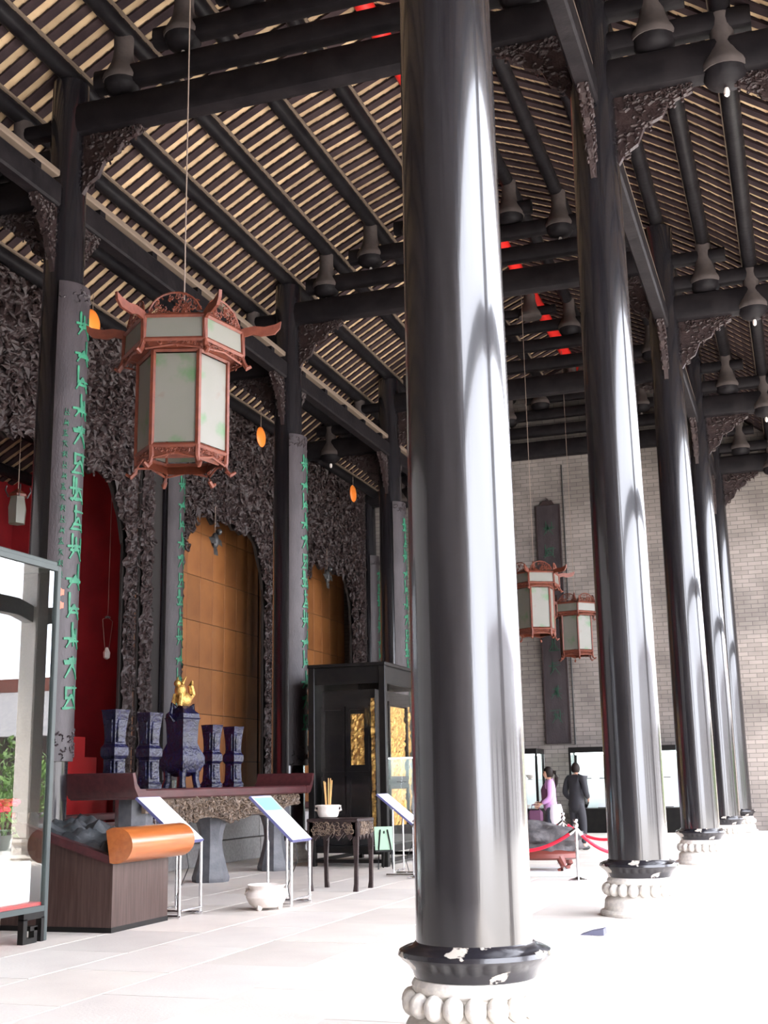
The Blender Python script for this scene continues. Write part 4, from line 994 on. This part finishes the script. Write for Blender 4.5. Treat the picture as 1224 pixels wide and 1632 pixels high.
def person(loc, yaw, label, ht, top, legs, longhair, pose, sleeves, coatlen):
    """local +X is forward, +Y left; a continuous skinned body with clothing slightly larger over it"""
    t = thing('person', label, 'person', loc, yaw); k = ht/1.70
    S = lambda *p: tuple(c*k for c in p)
    V = [S(0, 0, .95), S(.0, 0, 1.12), S(.01, 0, 1.30), S(.0, 0, 1.43), S(.01, 0, 1.52)]
    E_ = [(0, 1), (1, 2), (2, 3), (3, 4)]; R_ = [(.10, .13), (.08, .105), (.09, .13), (.06, .09), (.05, .05)]
    idx = {}
    for s, nm in ((1, 'L'), (-1, 'R')):
        sh, el, wr = pose['arm'+nm]
        b0 = len(V); V += [S(*sh), S(*el), S(*wr)]; E_ += [(3, b0), (b0, b0+1), (b0+1, b0+2)]; R_ += [.045, .036, .027]
        kn, an, toe = pose['leg'+nm]
        b0 = len(V); V += [S(0, s*.10, .88), S(*kn), S(*an), S(*toe)]; E_ += [(0, b0), (b0, b0+1), (b0+1, b0+2), (b0+2, b0+3)]; R_ += [.078, .052, .04, .035]
    R2 = [((r[0]*k, r[1]*k) if isinstance(r, tuple) else r*k) for r in R_]
    body = skin('body', V, E_, R2, 'skin', t)
    # top garment
    V2 = [S(0, 0, coatlen), S(0, 0, .97), S(.0, 0, 1.12), S(.01, 0, 1.30), S(.0, 0, 1.44)]; E2 = [(0, 1), (1, 2), (2, 3), (3, 4)]; Rg = [(.155, .19), (.15, .185), (.125, .16), (.14, .19), (.085, .135)]
    for nm in 'LR':
        sh, el, wr = pose['arm'+nm]; b0 = len(V2); V2 += [S(*sh), S(*el), S(*(Vector(el).lerp(Vector(wr), .92)))]; E2 += [(4, b0), (b0, b0+1), (b0+1, b0+2)]; Rg += [.080, .066, .050]
    skin('jacket', V2, E2, [((r[0]*k, r[1]*k) if isinstance(r, tuple) else r*k) for r in Rg], top, t)
    V3 = [S(0, 0, .99), S(0, 0, .93)]; E3 = [(0, 1)]; R3 = [(.13, .165), (.14, .175)]
    for s, nm in ((1, 'L'), (-1, 'R')):
        kn, an, toe = pose['leg'+nm]; b0 = len(V3); V3 += [S(0, s*.10, .84), S(*kn), S(an[0], an[1], an[2]+.02)]; E3 += [(1, b0), (b0, b0+1), (b0+1, b0+2)]; R3 += [.105, .082, .070]
    skin('trousers', V3, E3, [((r[0]*k, r[1]*k) if isinstance(r, tuple) else r*k) for r in R3], legs, t)
    for s, nm in ((1, 'L'), (-1, 'R')):
        kn, an, toe = pose['leg'+nm]
        MB().ball((k*(an[0]+.07), k*an[1], .045), .05, 12, 8, (2.6, .95, .9)).build('shoe', 'shoe', t)
        sh, el, wr = pose['arm'+nm]; d = Vector(wr)-Vector(el)
        hand(t, S(*wr), d, s, pose['palm'+nm])
    head(t, S(.025, 0, 1.615), pose.get('look', 0), longhair)
    return t
legsA = dict(legL=((.03, .10, .50), (-.01, .10, .09), (.14, .11, .03)), legR=((.06, -.10, .50), (.03, -.10, .09), (.18, -.11, .03)))
pw = dict(armL=((0, .19, 1.40), (.02, .25, 1.12), (.20, .20, 1.00)), armR=((0, -.19, 1.40), (.0, -.25, 1.12), (.20, -.18, 1.02)), palmL=(0, -1, .3), palmR=(0, 1, .3), look=-.1, **legsA)
wo = person((-4.72, 23.5, 0), math.radians(195), 'woman with ponytail in a lilac jacket standing by the rock', 1.58, 'lilac', 'denim', True, pw, None, .82)
# plum vest front, white garment round hips, bag
MB().lathe([(.13, .98), (.145, 1.1), (.155, 1.22), (.10, 1.32)], 16, m=Matrix.Translation((.045, 0, -.03)) @ Matrix.Diagonal((.85, .95, 1, 1))).build('vest', 'plum', wo)
MB().lathe([(.16, .56), (.20, .66), (.20, .80), (.16, .92)], 16, m=Matrix.Translation((-.08, .06, 0)) @ Matrix.Diagonal((.7, .9, 1, 1))).build('tied_white_cloth', 'whitecloth', wo)
bagp = thing('handbag', 'dark handbag held before the woman in the lilac jacket', 'bag', (-4.97, 23.28, .60))
MB().box(-.14, .14, -.06, .06, 0, .22, bev=.04).build('bag_body', 'plum', bagp); MB().tube([(-.09, 0, .2), (-.06, 0, .32), (.06, 0, .32), (.09, 0, .2)], .012, 6).build('strap', 'plum', bagp)
pm_ = dict(armL=((0, .20, 1.41), (-.04, .27, 1.13), (.14, .22, .98)), armR=((0, -.20, 1.41), (-.03, -.27, 1.13), (.17, -.17, 1.02)), palmL=(0, -1, .2), palmR=(0, 1, .2), look=.25, **legsA)
person((-4.47, 24.9, 0), math.radians(62), 'man in a long black coat looking at the lit vitrines', 1.67, 'blackcloth', 'blackcloth', False, pm_, None, .70)

# ------------------------------------------------------------------ porch and courtyard (seen in the glass case reflection, and where the light comes from)
for y in FY[1:]:
    t = thing('porch_column', 'square pale granite porch column at the courtyard edge', 'column', (XP, min(y, 33.1), 0), 0, 'granite porch columns')
    MB().box(-.20, .20, -.20, .20, .42, 9.36, bev=.03).build('shaft', 'stone', t)
    MB().lathe([(.32, 0), (.34, .06), (.26, .12), (.24, .30), (.29, .36), (.27, .42)], 8, rot=PI/8).build('stone_base', 'stone', t)
for i in range(5):
    ya = FY[i]+.2 if i else Y0; yb = min(FY[i+1], 33.1)-.2
    t = thing('porch_lintel', 'dark stone lintel between two granite porch columns', 'beam', (XP, (ya+yb)/2, 4.7), 0, 'porch lintels')
    h = (yb-ya)/2; MB().prism([(-h, 0), (-h+.5, .1), (h-.5, .1), (h, 0), (h, .34), (h-.5, .44), (-h+.5, .44), (-h, .34)], -.11, .11, 'X').build('beam', 'grey_stone', t)
struct(MB().box(2.6, 34, -30, 60, -.5, -.14).build('courtyard_paving', 'court', None, 0))
def gallery(x0, x1, y0, y1, name, lab, dirv):
    t = thing(name, lab, 'building', ((x0+x1)/2, (y0+y1)/2, -.14)); hx, hy = (x1-x0)/2, (y1-y0)/2
    MB().box(-hx, hx, -hy, hy, 0, 3.4).build('wall', 'brownwood' if dirv == 'X' else 'plaster', t, 0)
    if dirv == 'X': MB().prism([(-hy-.8, 3.3), (hy+.8, 3.3), (0, 5.2)], -hx-.3, hx+.3, 'X').build('roof', 'rooftile', t, 0)
    else: MB().prism([(-hx-.8, 3.3), (hx+.8, 3.3), (0, 6.0)], -hy-.3, hy+.3, 'Y').build('roof', 'rooftile', t, 0)
    MB().box(*((-hx, hx, -.2, .2) if dirv == 'X' else (-.2, .2, -hy, hy)), 5.1 if dirv == 'X' else 5.9, 5.6 if dirv == 'X' else 6.5).build('ridge', 'redwood', t, 0)
    n = 8
    for k in range(n):
        q = -1+2*(k+.5)/n
        if dirv == 'X': MB().box(q*hx-.5, q*hx+.5, -hy-.05, -hy+.02, .2, 2.6).build('door', 'brownwood', t, 0)
        else: MB().box(-hx-.05, -hx+.02, q*hy-.7, q*hy+.7, .2, 2.8).build('door', 'brownwood', t, 0)
gallery(3.6, 24, 37, 42, 'side_gallery', 'white walled side gallery with grey tiled roof across the courtyard', 'X')
gallery(26, 33, -10, 38, 'front_hall', 'long front hall with grey tiled roof facing the courtyard', 'Y')
def shrub(x, y, r, label):
    t = thing('shrub', label, 'shrub', (x, y, -.14), 0, 'green courtyard shrubs'); rr = random.Random(int(x*10+y))
    MB().lathe([(.3, 0), (.36, .1), (.42, .5), (.38, .5)], 16).build('planter', 'rooftile', t)
    m = MB()
    for k in range(420):
        d = Vector((rr.gauss(0, 1), rr.gauss(0, 1), rr.gauss(0, 1))).normalized()*r*rr.uniform(.6, 1); c = Vector((0, 0, .6+r))+d
        a, b_ = Vector((rr.uniform(-1, 1), rr.uniform(-1, 1), rr.uniform(-1, 1))).normalized()*.11, Vector((rr.uniform(-1, 1), rr.uniform(-1, 1), rr.uniform(-1, 1))).normalized()*.06
        m.add([c-a, c-b_, c+a, c+b_], [(0, 1, 2, 3)])
    o = m.build('foliage', 'leaf', t, 0); o['kind'] = 'stuff'
    MB().tube([(0, 0, .4), (.03, 0, .6+r)], .05, 6).build('stem', 'brownwood', t)
for x, y, r in ((5.9, 27.0, 1.15), (7.6, 31.0, 1.0), (9.2, 33.0, .9), (4.3, 30.2, .95), (6.3, 33.0, 1.0), (5.6, 24.6, .7)): shrub(x, y, r, 'rounded green shrub in a grey planter out in the courtyard')
